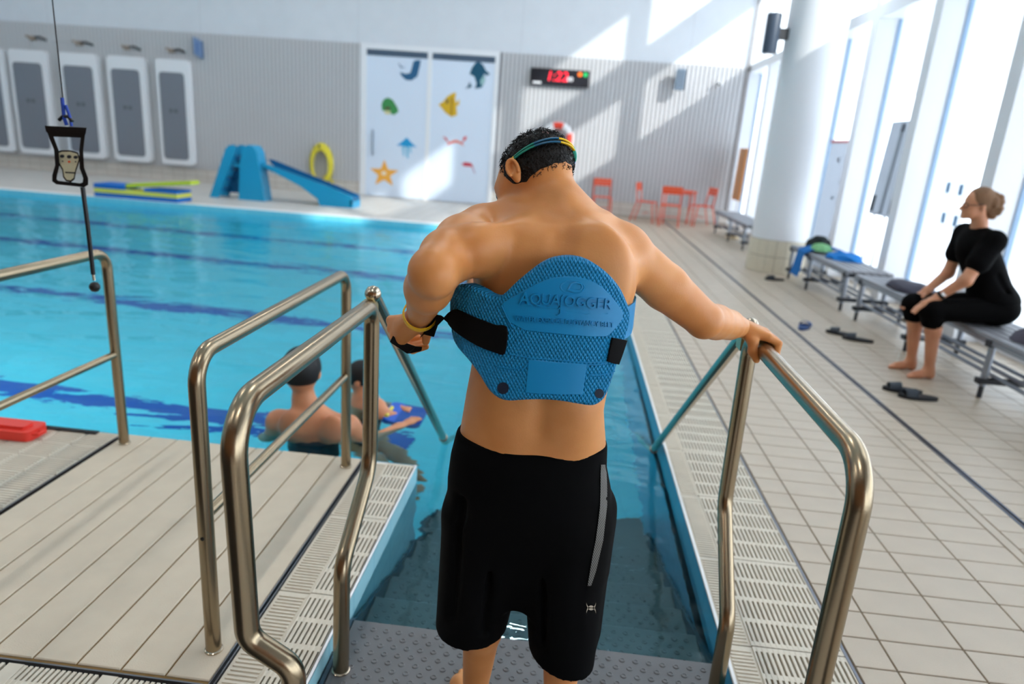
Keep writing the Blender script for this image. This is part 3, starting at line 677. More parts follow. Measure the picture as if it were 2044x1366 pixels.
# ---- orange chairs and table
M['or'] = mat('orange_steel', (226, 88, 52), .4)
def chair(label):
    c = thing('cafe_chair', (0, 0, 0), label, 'chair', 'orange metal chairs at the back wall')
    r = .014
    for s in (-1, 1):
        MB().tube([(s*.21, .30, 0), (s*.20, .17, .46), (s*.20, .235, .86)], r, 8).build('leg', 'or', c, smooth=True)
        MB().tube([(s*.21, -.24, 0), (s*.20, -.18, .45)], r, 8).build('leg', 'or', c, smooth=True)
    for k in range(5):
        MB().box((-.20, -.20+k*.082, .445), (.20, -.132+k*.082, .463), .004).build('seat_slat', 'or', c)
    for k in range(3):
        MB().box((-.21, .20+.010*k, .70+k*.058), (.21, .218+.010*k, .752+k*.058)).build('back_slat', 'or', c)
    MB().tube([(-.2, .0, .2), (.2, .0, .2)], .009, 6).build('stretcher', 'or', c, smooth=True)
    return c
c0 = chair('orange metal chair standing alone to the right of the bowed head')
c0.location = (.72, 16.62, 0); c0.rotation_euler = (0, 0, math.radians(4))
dup(c0, (1.72, 16.15, 0), math.radians(70), 'orange metal chair at the left side of the orange table')
dup(c0, (2.20, 15.62, 0), math.radians(172), 'orange metal chair in front of the orange table with its back to the pool')
dup(c0, (2.98, 16.2, 0), math.radians(-75), 'orange metal chair at the right side of the orange table')
T = thing('cafe_table', (2.45, 16.3, 0), 'orange metal table among the orange chairs by the back wall', 'table')
MB().box((2.08, 15.95, .735), (2.80, 16.65, .76), .006).build('table_top', 'or', T)
for sx in (2.12, 2.76):
    for sy in (16.0, 16.6):
        MB().tube([(sx, sy, 0), (sx, sy, .735)], .016, 8).build('leg', 'or', T, smooth=True)
MB().tube([(2.12, 16.0, .69), (2.76, 16.0, .69)], .012, 6).build('apron_bar', 'or', T); MB().tube([(2.12, 16.6, .69), (2.76, 16.6, .69)], .012, 6).build('apron_bar', 'or', T)
# ================================================================ BENCHES AND THINGS ON THE RIGHT
M['alu'] = mat('bench_alu', (150, 156, 166), .4, .75); M['slat'] = mat('bench_slat', (140, 142, 148), .5, noise=.05); M['bdark'] = mat('bench_dark', (44, 48, 56), .5)
def bench(y0, y1, legs, label):
    b = thing('bench', (3.3, (y0+y1)/2, 0), label, 'bench', 'grey slatted benches along the window wall')
    zt = .46; xf, xb = 3.06, 3.56
    for k in range(6):
        xa = xf+k*(xb-xf)/6
        MB().box((xa+.008, y0, zt-.028), (xa+(xb-xf)/6-.008, y1, zt), .004).build('slat', 'slat', b)
    for y in legs:
        MB().box((xf-.01, y-.03, zt-.075), (xb+.01, y+.03, zt-.029)).build('seat_bearer', 'bdark', b)
        for x_ in (xf+.03, xb-.03):
            MB().tube([(x_, y, .09), (x_, y, zt-.07)], .024, 12).build('leg', 'alu', b, smooth=True)
            MB().tube([(x_, y, 0), (x_, y, .09)], .018, 10).build('foot', 'bdark', b, smooth=True)
        MB().box((xf-.02, y-.025, .11), (xb+.02, y+.025, .15)).build('foot_bearer', 'bdark', b)
    for x_ in (xf+.10, xf+.22, xf+.34):
        MB().tube([(x_, y0+.05, .165), (x_, y1-.05, .165)], .016, 8).build('shoe_bar', 'alu', b, smooth=True)
    MB().box((xf+.0, y0, zt-.06), (xf+.02, y1, zt-.03)).build('edge_rail', 'alu', b); MB().box((xb-.02, y0, zt-.06), (xb, y1, zt-.03)).build('edge_rail', 'alu', b)
    return b
bench(3.2, 7.45, (3.5, 4.97, 6.15, 7.28), 'long grey slatted bench the woman in black sits on')
bench(7.66, 9.72, (7.72, 8.9, 9.66), 'grey slatted bench with towels between the column and the seated woman')
bench(12.2, 15.1, (12.4, 13.6, 14.9), 'grey slatted bench far behind the column')

# lumpy cloth things
def lump(nm, c, r, m, label, cat, seed=0, amp=.25, rz=0.0, n=26, flat=True):
    rs = np.random.RandomState(seed); K = rs.randn(14, 3)*2.6; P = rs.rand(14)*6.28; A = rs.rand(14)
    mb = MB(); vs = []; fs = []
    for i in range(n+1):
        th = math.pi*i/n
        for k in range(2*n):
            ph = math.pi*k/n; d = np.array((math.sin(th)*math.cos(ph), math.sin(th)*math.sin(ph), math.cos(th)))
            w = (A*np.sin(K@d+P)).sum()/5.0
            w2 = (A*np.sin(2.7*(K@d)+P*2)).sum()/11.0
            s_ = 1+amp*(w+w2); v = d*np.array(r)*s_
            if v[2] < 0: v[2] *= .0 if flat else 1
            x_ = v[0]*math.cos(rz)-v[1]*math.sin(rz); y_ = v[0]*math.sin(rz)+v[1]*math.cos(rz)
            vs.append((c[0]+x_, c[1]+y_, c[2]+v[2]))
    for i in range(n):
        for k in range(2*n):
            a = i*2*n+k; b = i*2*n+(k+1) % (2*n); fs.append((a, b, b+2*n, a+2*n))
    mb.add(vs, fs); o = mb.build(nm, m, smooth=True)
    return tag(o, label, cat)
ZS = .462
lump('towel', (3.36, 9.50, ZS), (.18, .17, .17), mat('towel_dark', (22, 32, 34), .9, bump=.4, bscale=60), 'dark towel heaped on the bench next to the column', 'towel', 3, .3)
def drape(nm, pts, w, m, label):   # cloth strip laid over the bench edge
    vs = []; fs = []; n = len(pts); k = 9
    for i, p in enumerate(pts):
        for j in range(k):
            y_ = p[1]-w/2+w*j/(k-1); wob = .012*math.sin(7*j/(k-1)*3+i*1.3)
            vs.append((p[0]+wob*.6, y_+.02*math.sin(i*.9), p[2]+wob*.8+.012))
    for i in range(n-1):
        for j in range(k-1): fs.append((i*k+j, i*k+j+1, (i+1)*k+j+1, (i+1)*k+j))
    mb = MB().add(vs, fs)
    nv = len(vs); mb.add([(a, b_, c_+.014) for a, b_, c_ in vs], fs)
    rim = [(i*k, (i+1)*k) for i in range(n-1)]+[((i+1)*k+k-1, i*k+k-1) for i in range(n-1)]+[(j+1, j) for j in range(k-1)]+[((n-1)*k+j, (n-1)*k+j+1) for j in range(k-1)]
    mb.f += [(a, b_, b_+nv, a+nv) for a, b_ in rim]
    return tag(mb.build(nm, m, smooth=True), label, 'towel')
drape('towel', [(3.50, 9.12, ZS+.02), (3.35, 9.12, ZS+.05), (3.2, 9.12, ZS+.04), (3.1, 9.12, ZS+.015), (3.02, 9.12, ZS-.02), (2.995, 9.11, ZS-.12), (2.985, 9.10, ZS-.24), (2.97, 9.09, ZS-.33)], .30, mat('towel_blue', (16, 104, 176), .9, bump=.4, bscale=50), 'blue towel hanging over the front edge of the bench beside the column')
lump('towel', (3.22, 9.05, ZS+.03), (.13, .13, .09), mat('towel_lime', (126, 184, 130), .9), 'lime and turquoise towel crumpled on the bench beside the dark towel', 'towel', 8, .25)
lump('towel', (3.36, 8.62, ZS), (.19, .26, .09), mat('towel_bright', (18, 118, 196), .9), 'bright blue towel spread on the bench right of the lime towel', 'towel', 12, .28)
lump('sweater', (3.32, 6.75, ZS), (.20, .34, .07), mat('cloth_plum', (60, 58, 70), .95, bump=.4), 'dark grey folded sweater lying on the bench left of the seated woman', 'clothing', 5, .2)
lump('bag', (3.36, 4.86, ZS), (.20, .22, .13), mat('bag_grey', (86, 84, 96), .9, bump=.3), 'grey cloth bag on the bench at the right edge of the picture', 'bag', 9, .18)

# slippers
M['slip'] = mat('slipper_black', (24, 27, 32), .6); M['slipb'] = mat('slipper_strap', (38, 48, 58), .5)
def slipper(loc, rz, label, sole='slip', strap='slipb', group=None, tilt=0.0):
    t = thing('slipper', (0, 0, 0), label, 'slipper', group)
    pts = []
    for k in range(24):
        u = 2*math.pi*k/24; w = .048+.008*math.cos(u); pts.append((.135*math.cos(u), w*math.sin(u)))
    MB().prism(pts, 0, .026, 'XY').build('sole', sole, t)
    vs = []; fs = []; n = 10
    for j in range(2):
        for i in range(n+1):
            a = math.pi*i/n; vs.append((.02+j*.075, .056*math.cos(a), .022+.05*math.sin(a)*(1-.25*j)))
    for j in range(2):
        for i in range(n+1):
            a = math.pi*i/n; vs.append((.02+j*.075, .050*math.cos(a), .020+.045*math.sin(a)*(1-.25*j)))
    m_ = n+1
    for i in range(n):
        fs += [(i, i+1, i+1+m_, i+m_), (2*m_+i, 2*m_+i+m_, 2*m_+i+1+m_, 2*m_+i+1), (i, 2*m_+i, 2*m_+i+1, i+1), (m_+i, m_+i+1, 3*m_+i+1, 3*m_+i)]
    MB().add(vs, fs).build('strap', strap, t, smooth=True)
    t.location = loc; t.rotation_euler = (tilt, 0, rz)
    return t
G = 'slippers on the tiles in front of the benches'
slipper((2.53, 4.93, 0), math.radians(172), 'black slipper in front of the seated woman\'s feet, farther one of the pair', group=G)
slipper((2.58, 4.80, 0), math.radians(176), 'black slipper in front of the seated woman\'s feet, nearer one of the pair', group=G)
slipper((2.68, 6.56, 0), math.radians(150), 'black slipper lying left of the woman\'s feet, farther one of the pair', group=G)
slipper((2.77, 6.38, 0), math.radians(158), 'black slipper lying left of the woman\'s feet, nearer one of the pair', group=G)
slipper((2.84, 9.42, 0), math.radians(185), 'black slipper beside the column foot under the bench end', group=G)
slipper((2.38, 6.70, 0), math.radians(60), 'blue slipper standing alone beside the dark floor drain', mat('slip_blue', (24, 66, 120), .6), mat('slip_blue2', (30, 78, 136), .6), group=G)
lump('shoe_heap', (3.33, 6.55, .185), (.10, .16, .07), mat('shoe_beige', (150, 132, 110), .8), 'pale shoes standing on the bars under the bench left of the woman', 'shoes', 21, .3)
lump('box_beige', (3.30, 14.2, .0), (.13, .25, .085), mat('beige_cloth', (206, 184, 150), .8), 'pale beige bundle under the bench far behind the column', 'bundle', 4, .12)

# column loudspeaker
L = thing('column_loudspeaker', (2.5, 10.3, 2.95), 'dark grey cylindrical loudspeaker bracketed to the left side of the column', 'loudspeaker')
MB().lathe([(.095, 2.95), (.10, 2.97), (.10, 3.43), (.095, 3.45)], (2.49, 10.3, 0), 24).build('cabinet', mat('spk_dark', (62, 74, 90), .4), L, smooth=True)
MB().box((2.56, 10.25, 3.13), (2.72, 10.35, 3.27)).build('bracket', 'dark', L)
MB().tube([(2.51, 10.3, 3.45), (2.53, 10.3, 4.6)], .008, 8).build('cable', mat('cable_grey', (180, 186, 196), .5), L)

# things leaning at the windows
def leaning(nm, x, y0, y1, z0, z1, m, label, cat, lean=.10, parts=()):
    t = thing(nm, (x, (y0+y1)/2, z0), label, cat)
    def q(y, z): return (x+lean*(z-z0)/(z1-z0), y, z)
    vs = [q(y0, z0), q(y1, z0), q(y1, z1), q(y0, z1)]; vs += [(a-.02, b_, c_) for a, b_, c_ in vs]
    MB().add(vs, [(0, 1, 2, 3), (7, 6, 5, 4), (0, 4, 5, 1), (1, 5, 6, 2), (2, 6, 7, 3), (3, 7, 4, 0)]).build('panel', m, t)
    for (pn, ya, yb, za, zb, mm) in parts:
        vs = [q(ya, za), q(yb, za), q(yb, zb), q(ya, zb)]; vs = [(a-.021, b_, c_) for a, b_, c_ in vs]+[(a-.035, b_, c_) for a, b_, c_ in vs]
        MB().add(vs, [(0, 1, 2, 3), (7, 6, 5, 4), (0, 4, 5, 1), (1, 5, 6, 2), (2, 6, 7, 3), (3, 7, 4, 0)]).build(pn, mm, t)
    return t
def transl(name, rgb, fac=.6):
    m = mat(name, rgb, .5); nt = m.node_tree; b = nt.nodes['Principled BSDF']; o_ = nt.nodes['Material Output']
    t_ = nt.nodes.new('ShaderNodeBsdfTranslucent'); t_.inputs[0].default_value = lin(rgb); mx = nt.nodes.new('ShaderNodeMixShader'); mx.inputs[0].default_value = fac
    nt.links.new(b.outputs[0], mx.inputs[1]); nt.links.new(t_.outputs[0], mx.inputs[2]); nt.links.new(mx.outputs[0], o_.inputs[0]); return m
M['pgrey'] = transl('panel_grey', (196, 200, 206), .55); M['pgrey2'] = transl('panel_grey2', (206, 210, 216), .6)
leaning('stretcher_board', 3.90, 8.72, 9.45, .98, 2.13, 'pgrey', 'pale grey rescue board standing at the second window from the right', 'board', .06,
        [('strap', 9.06, 9.12, 1.0, 2.1, mat('strap_grey', (150, 158, 168), .6)), ('clamp', 9.33, 9.40, 1.02, 1.22, 'bdark'), ('clamp', 8.80, 8.86, 1.02, 1.20, 'bdark'), ('clamp', 9.05, 9.12, 2.0, 2.08, 'bdark'), ('stand_pole', 9.22, 9.25, 0.0, 1.0, 'pgrey'), ('stand_pole', 8.92, 8.95, 0.0, 1.0, 'pgrey')])
leaning('notice_board', 3.93, 10.45, 11.45, 0.0, 1.92, 'pgrey2', 'pale notice board with a red top edge right of the column', 'board', .03,
        [('top_edge', 10.45, 11.45, 1.88, 1.92, mat('edge_red', (214, 120, 116), .5)), ('mark', 10.65, 10.72, 1.6, 1.66, 'pgrey'), ('mark', 10.95, 11.02, 1.6, 1.66, 'pgrey'), ('mark', 10.7, 10.76, 1.3, 1.36, 'pgrey'), ('mark', 10.9, 10.97, 1.05, 1.1, 'pgrey')])
leaning('wooden_panel', 3.80, 16.15, 16.95, .62, 1.78, transl('panel_wood', (206, 164, 120), .4), 'upright light wood panel at the far window by the corner', 'panel', .02, [('slat', 16.5, 16.56, .64, 1.76, 'wood'), ('stand_leg', 16.2, 16.26, 0, .62, 'fin'), ('stand_leg', 16.84, 16.9, 0, .62, 'fin')])
for i, (y_, z_, w) in enumerate(((7.98, 1.40, 'upper left'), (7.72, 1.39, 'upper right'), (7.93, 1.08, 'lower left'), (7.68, 1.07, 'lower right'))):
    t = thing('window_sign', (XG+.005, y_, z_-.06), 'small white window sign with a blue-grey symbol, %s of the four behind the woman' % w, 'sign', 'signs on the window behind the woman')
    MB().box((XG+.005, y_-.09, z_-.10), (XG+.015, y_+.09, z_+.10)).build('plate', M.setdefault('signp', transl('sign_plate', (240, 242, 244), .75)), t)
    MB().box((XG+.0, y_-.035, z_-.05), (XG+.006, y_+.035, z_+.06)).build('symbol', M.setdefault('signs', transl('symbol_blue', (150, 176, 196), .7)), t)

# red float on the left
M['redf'] = mat('float_red', (226, 58, 46), .45)
F = thing('red_float', (-2.62, 2.86, 0), 'red foam rescue float lying on the pale paving at the left picture edge', 'float')
MB().prism(rrect(-2.98, 2.80, -2.49, 2.94, .03), .002, .05, 'XY').build('float_body', 'redf', F)
MB().prism(rrect(-2.96, 2.83, -2.53, 2.90, .02), .05, .065, 'XY').build('raised_band', 'redf', F)
MB().tube([(-2.50, 2.87, .03), (-2.47, 2.88, .03), (-2.47, 2.84, .03), (-2.50, 2.83, .03)], .008, 8).build('loop', 'redf', F, smooth=True)

# remote control hanging in a clear pouch
P0 = py(130, 250, 2.3)
Hh = thing('hanging_remote', (P0.x, 2.3, .93), 'remote control in a clear black-framed pouch hanging on a cord over the pool', 'remote control')
def hp(x, y, dy=0.0): v = py(x, y, 2.3+dy); return v
zc = CEIL
MB().tube([(hp(130, 215).x, 2.3, CEIL), hp(130, 235)], .0022, 6).build('cord', 'blackp', Hh)
MB().tube([hp(124, 195), hp(128, 235), hp(133, 250)], .006, 8).build('knot_cord', mat('cord_blue', (24, 60, 150), .6), Hh)
MB().tube([hp(131, 210), hp(139, 232), hp(143, 252)], .005, 8).build('knot_loop', bpy.data.materials['cord_blue'], Hh)
MB().tube([hp(118, 240), hp(126, 232), hp(136, 233), hp(145, 243)], .006, 8).build('clip', 'blackp', Hh)
def quadprism(l, y0, y1, m, nm, par=None):
    vs = [hp(*q, y0) for q in l]+[hp(*q, y1) for q in l]; n = len(l)
    return MB().add(vs, [tuple(range(n)), tuple(range(2*n-1, n-1, -1))]+[(i, (i+1) % n, (i+1) % n+n, i+n) for i in range(n)]).build(nm, m, par or Hh)
quadprism([(89, 251), (173, 255), (171, 268), (92, 264)], -.008, .008, 'blackp', 'top_closure')
fr_o = [(94, 264), (170, 267), (166, 300), (168, 335), (176, 356), (176, 369), (168, 374), (112, 368), (104, 362), (104, 350), (110, 330), (108, 300)]
fr_i = [(107, 273), (161, 275), (158, 302), (159, 336), (166, 356), (165, 364), (160, 366), (116, 361), (113, 358), (114, 350), (119, 330), (117, 300)]
n = len(fr_o); vs = [hp(*q, -.004) for q in fr_o]+[hp(*q, -.004) for q in fr_i]+[hp(*q, .004) for q in fr_o]+[hp(*q, .004) for q in fr_i]
fs = []
for i in range(n):
    j = (i+1) % n; fs += [(i, j, n+j, n+i), (2*n+i, 3*n+i, 3*n+j, 2*n+j), (i, 2*n+i, 2*n+j, j), (n+i, n+j, 3*n+j, 3*n+i)]
MB().add(vs, fs).build('pouch_frame', 'blackp', Hh)
quadprism(fr_i, -.0005, .0005, 'glass', 'clear_window')
quadprism([(113, 303), (122, 300), (140, 300), (156, 305), (160, 318), (152, 342), (149, 358), (142, 364), (132, 362), (126, 354), (124, 340), (112, 318)], .004, .014, 'blackp', 'remote_shell')
RF = quadprism([(115, 306), (124, 303), (140, 303), (154, 307), (157, 318), (150, 340), (147, 355), (141, 360), (133, 359), (128, 352), (126, 338), (115, 318)], .001, .005, mat('remote_beige', (226, 210, 172), .45), 'remote_face')
for (bx, by, rr, mm) in ((124, 312, 4.6, 'bdark'), (138, 313, 4.6, 'bdark'), (151, 314, 4.4, 'bdark'), (125, 322, 1.8, 'bdark'), (138, 323, 2.8, 'or'), (151, 323, 1.8, 'bdark')):
    quadprism([(bx+rr*math.cos(u), by+.75*rr*math.sin(u)) for u in np.linspace(0, 2*math.pi, 12, endpoint=False)], -.001, .002, mm, 'button', RF)
quadprism([(130, 343), (149, 344), (149, 346.5), (130, 345.5)], -.0006, .002, 'bdark', 'print_line', RF)
MB().tube([hp(165, 374), hp(175, 450), hp(186, 548)], .0075, 10).build('lanyard', 'blackp', Hh, smooth=True)
MB().tube([hp(186, 548), hp(188, 560)], .005, 8).build('ring', 'steel2', Hh)
MB().lathe([(.001, -.019), (.012, -.015), (.0185, -.005), (.0185, .005), (.012, .015), (.001, .019)], hp(189, 573), 16).build('ball', 'blackp', Hh, smooth=True)
# ================================================================ SMOOTH BODIES (distance field -> one continuous mesh)
class Field:
    def __init__(s, lo, hi, h):
        s.lo = np.array(lo, float); s.h = h
        s.n = (np.ceil((np.array(hi)-s.lo)/h)).astype(int)+1
        s.D = np.full(s.n, 1.0, np.float32)
    def _sub(s, lo, hi):
        a = np.clip(np.floor((lo-s.lo)/s.h).astype(int), 0, s.n-1); b = np.clip(np.ceil((hi-s.lo)/s.h).astype(int)+1, 1, s.n)
        if np.any(b <= a): return None, None
        g = [s.lo[i]+s.h*np.arange(a[i], b[i]) for i in range(3)]
        P = np.stack(np.meshgrid(*g, indexing='ij'), -1).astype(np.float32)
        return (slice(a[0], b[0]), slice(a[1], b[1]), slice(a[2], b[2])), P
    def put(s, fn, lo, hi, k=.02, op='+'):
        pad = k+4*s.h; sl, P = s._sub(np.array(lo)-pad, np.array(hi)+pad)
        if sl is None: return s
        d = fn(P); D = s.D[sl]
        if op == '+':
            hh = np.maximum(k-np.abs(D-d), 0)/max(k, 1e-6); s.D[sl] = np.minimum(D, d)-hh*hh*k*.25
        else:
            hh = np.maximum(k-np.abs(D+d), 0)/max(k, 1e-6); s.D[sl] = np.maximum(D, -d)+hh*hh*k*.25
        return s
    def cone(s, a, b, ra, rb, k=.02, op='+', e=None, ratio=1.0):
        """tapered limb; e = direction in which it is flattened by ratio"""
        a = np.array(a, float); b = np.array(b, float); ab = b-a; L2 = max(ab@ab, 1e-9)
        if e is not None: e = np.array(e, float); e /= np.linalg.norm(e)
        def fn(P):
            q = P-a; t = np.clip((q@ab)/L2, 0, 1); q = q-t[..., None]*ab
            if e is not None:
                q = q+((1/ratio-1)*(q@e))[..., None]*e
            d = np.sqrt((q*q).sum(-1))-(ra+(rb-ra)*t)
            return d*(ratio if e is not None and ratio < 1 else 1)
        R = max(ra, rb); return s.put(fn, np.minimum(a, b)-R, np.maximum(a, b)+R, k, op)
    def chain(s, pts, rs, k=.02, **kw):
        for i in range(len(pts)-1): s.cone(pts[i], pts[i+1], rs[i], rs[i+1], k, **kw)
        return s
    def ell(s, c, r, k=.02, op='+', ax=None):
        c = np.array(c, float); r = np.array(r, float); A = np.eye(3) if ax is None else np.array([np.array(v, float)/np.linalg.norm(v) for v in ax])
        def fn(P):
            q = (P-c)@A.T; k0 = np.sqrt(((q/r)**2).sum(-1)); k1 = np.sqrt(((q/(r*r))**2).sum(-1))
            return k0*(k0-1)/np.maximum(k1, 1e-6)
        R = r.max(); return s.put(fn, c-R, c+R, k, op)
    def loft(s, lv, k=.02, p=2.3):
        """trunk: rows (z, cx, cy, a, b) with superelliptic sections"""
        lv = np.array(lv, float)
        def fn(P):
            z = P[..., 2]; f = [np.interp(z, lv[:, 0], lv[:, i]) for i in (1, 2, 3, 4)]
            a, b = f[2], f[3]; qx = np.abs(P[..., 0]-f[0])/a; qy = np.abs(P[..., 1]-f[1])/b
            rr = (qx**p+qy**p)**(1/p); d = (rr-1)*np.minimum(a, b)
            dz = np.maximum(lv[0, 0]-z, z-lv[-1, 0])
            return np.where(dz > 0, np.sqrt(np.maximum(d, 0)**2+dz**2)*1.0+np.minimum(d, 0)*0, np.maximum(d, dz)).astype(np.float32)
        m = lv[:, 3].max(), lv[:, 4].max()
        return s.put(fn, (lv[:, 1].min()-m[0], lv[:, 2].min()-m[1], lv[0, 0]), (lv[:, 1].max()+m[0], lv[:, 2].max()+m[1], lv[-1, 0]), k)
    def cut(s, fn):   # keep only where fn(P) <= 0
        g = [s.lo[i]+s.h*np.arange(s.n[i]) for i in range(3)]
        P = np.stack(np.meshgrid(*g, indexing='ij'), -1).astype(np.float32)
        s.D = np.maximum(s.D, fn(P)); return s
    def mesh(s, smooth=2):
        D = s.D; S = D < 0; n = np.array(D.shape)
        c = np.zeros(n-1, np.int8)
        off = [(i, j, k) for i in (0, 1) for j in (0, 1) for k in (0, 1)]
        for o in off: c += S[o[0]:n[0]-1+o[0], o[1]:n[1]-1+o[1], o[2]:n[2]-1+o[2]]
        act = np.argwhere((c > 0) & (c < 8))
        idx = -np.ones(n-1, np.int64); idx[tuple(act.T)] = np.arange(len(act))
        sm = np.zeros((len(act), 3)); ct = np.zeros(len(act))
        for a in off:
            for ax in range(3):
                if a[ax]: continue
                b = list(a); b[ax] = 1
                da = D[tuple((act+np.array(a)).T)]; db = D[tuple((act+np.array(b)).T)]
                m = (da < 0) != (db < 0); t = da[m]/(da[m]-db[m])
                p = np.tile(np.array(a, float), (m.sum(), 1)); p[:, ax] = t
                sm[m] += p; ct[m] += 1
        V = s.lo+s.h*(act+sm/ct[:, None])
        F = []
        for ax in range(3):
            u, v = (ax+1) % 3, (ax+2) % 3
            sa = [slice(1, n[i]-1) for i in range(3)]; sa[ax] = slice(0, n[ax]-1); sb = list(sa); sb[ax] = slice(1, n[ax])
            A = S[tuple(sa)]; B = S[tuple(sb)]; e = np.argwhere(A != B)
            base = e+np.array([0 if i == ax else 1 for i in range(3)]); fl = A[tuple(e.T)]
            def ci(du, dv):
                q = base.copy(); q[:, u] -= du; q[:, v] -= dv; return idx[tuple(q.T)]
            q = np.stack([ci(0, 0), ci(1, 0), ci(1, 1), ci(0, 1)], 1)
            q[~fl] = q[~fl][:, ::-1]; F.append(q)
        F = np.concatenate(F)
        for _ in range(smooth):
            ac = np.zeros_like(V); w = np.zeros(len(V))
            for i in range(4):
                j = (i+1) % 4
                np.add.at(ac, F[:, i], V[F[:, j]]); np.add.at(ac, F[:, j], V[F[:, i]]); np.add.at(w, F[:, i], 1); np.add.at(w, F[:, j], 1)
            V = V*.5+.5*ac/np.maximum(w, 1)[:, None]
        return V, F
def sdf_obj(name, fields, m, parent=None, origin=None, smooth=1):
    Vs, Fs, o = [], [], 0
    for f in (fields if isinstance(fields, list) else [fields]):
        V, F = f.mesh(getattr(f, 'sm', smooth)); Vs.append(V); Fs.append(F+o); o += len(V)
    V = np.concatenate(Vs); F = np.concatenate(Fs)
    W = WL[parent] if parent is not None else Vector(origin if origin is not None else ((V[:, 0].min()+V[:, 0].max())/2, (V[:, 1].min()+V[:, 1].max())/2, V[:, 2].min()))
    V = V-np.array(W)
    me = bpy.data.meshes.new(name); me.vertices.add(len(V)); me.vertices.foreach_set('co', V.astype(np.float32).ravel())
    me.loops.add(F.size); me.loops.foreach_set('vertex_index', F.astype(np.int32).ravel())
    me.polygons.add(len(F)); me.polygons.foreach_set('loop_start', np.arange(0, F.size, 4, dtype=np.int32)); me.polygons.foreach_set('loop_total', np.full(len(F), 4, np.int32))
    me.update(calc_edges=True); me.validate()
    me.polygons.foreach_set('use_smooth', np.ones(len(me.polygons), bool))
    me.materials.append(M[m] if isinstance(m, str) else m)
    ob = bpy.data.objects.new(name, me); COL.objects.link(ob)
    if parent is not None: ob.parent = parent
    else: ob.location = W
    WL[ob] = W
    return ob
def A3(v): return np.array((v[0], v[1], v[2]), float)
def at_dist(x, y, S, dist, far=True):
    """point on the sight line of pixel (x, y) at a bone's length from joint S"""
    d = A3(ray(x, y)); d /= np.linalg.norm(d); o = np.array((0, 0, CAM_H)); q = o-A3(S)
    b = q@d; c = q@q-dist*dist; disc = b*b-c
    if disc < 0: return o+d*(-b)
    t = -b+math.sqrt(disc)*(1 if far else -1); return o+d*t
def P_(x, y, Y): return A3(py(x, y, Y))
def unit(v): v = np.array(v, float); return v/np.linalg.norm(v)
# ================================================================ THE STANDING MAN
def skin_mat(name, rgb, rgb2):
    m = mat(name, rgb, .42, spec=.35, sss=.12); nt = m.node_tree; b = nt.nodes['Principled BSDF']
    tc = nt.nodes.new('ShaderNodeTexCoord'); n = nt.nodes.new('ShaderNodeTexNoise'); n.inputs['Scale'].default_value = 7; n.inputs['Detail'].default_value = 5
    cr = nt.nodes.new('ShaderNodeValToRGB'); cr.color_ramp.elements[0].position = .35; cr.color_ramp.elements[1].position = .68
    cr.color_ramp.elements[0].color = lin(rgb); cr.color_ramp.elements[1].color = lin(rgb2)
    nt.links.new(tc.outputs['Object'], n.inputs['Vector']); nt.links.new(n.outputs['Fac'], cr.inputs[0]); nt.links.new(cr.outputs[0], b.inputs['Base Color'])
    n2 = nt.nodes.new('ShaderNodeTexNoise'); n2.inputs['Scale'].default_value = 260; n2.inputs['Detail'].default_value = 3
    nt.links.new(tc.outputs['Object'], n2.inputs['Vector'])
    bp = nt.nodes.new('ShaderNodeBump'); bp.inputs['Strength'].default_value = .12; bp.inputs['Distance'].default_value = .002
    nt.links.new(n2.outputs['Fac'], bp.inputs['Height']); nt.links.new(bp.outputs[0], b.inputs['Normal'])
    return m
M['skin'] = skin_mat('skin_warm', (216, 148, 90), (202, 132, 74))
M['hair'] = mat('black_hair', (16, 13, 12), .5, spec=.3, bump=.8, bscale=160)
M['shorts'] = mat('black_shorts', (5, 5, 6), .8, spec=.08, noise=.1, nscale=6)

f = Field((-.48, 1.12, -.08), (.72, 2.08, 1.66), .0052)
# trunk: z, cx, cy, half width, half depth
def lev(y, xl, xr, Y, b, grow=0.0):
    p, q = P_(xl, y, Y), P_(xr, y, Y); return ((p[2]+q[2])/2, (p[0]+q[0])/2, Y, (q[0]-p[0])/2+grow, b)
L = [lev(1000, 905, 1212, 1.50, .100, -.025), lev(880, 917, 1212, 1.49, .108), lev(800, 930, 1206, 1.487, .098), lev(720, 945, 1225, 1.495, .100), lev(640, 950, 1248, 1.505, .108), lev(560, 955, 1262, 1.515, .116), lev(500, 975, 1258, 1.53, .112), lev(455, 1000, 1235, 1.545, .095), lev(420, 1035, 1215, 1.56, .07)]
f.loft(L[::-1][::-1] if L[0][0] < L[-1][0] else L[::-1], .02, 2.15)
SL, SR = P_(945, 462, 1.575), P_(1245, 503, 1.575)
C7 = P_(1125, 412, 1.50)
HC = P_(1072, 337, 1.615)                         # middle of the skull
fh = unit((-.60, .55, -.58)); uh = np.array((-.33, .36, .80)); uh = unit(uh-fh*(uh@fh)); rh = np.cross(fh, uh)
nk0 = C7+np.array((-.005, .055, -.03)); nk1 = HC-fh*.022-uh*.055
f.cone(nk0, nk1, .055, .052, .03)
# trapezius and shoulder girdle
f.cone(nk0*.8+nk1*.2, SL+(.030, -.005, .016), .040, .050, .05)
f.cone(nk0*.8+nk1*.2, SR+(-.035, -.005, .008), .036, .046, .045)
f.cone(C7+(0, .05, -.05), SL+(.05, -.01, -.03), .055, .050, .06); f.cone(C7+(0, .06, -.05), SR+(-.05, .0, -.03), .052, .050, .06)
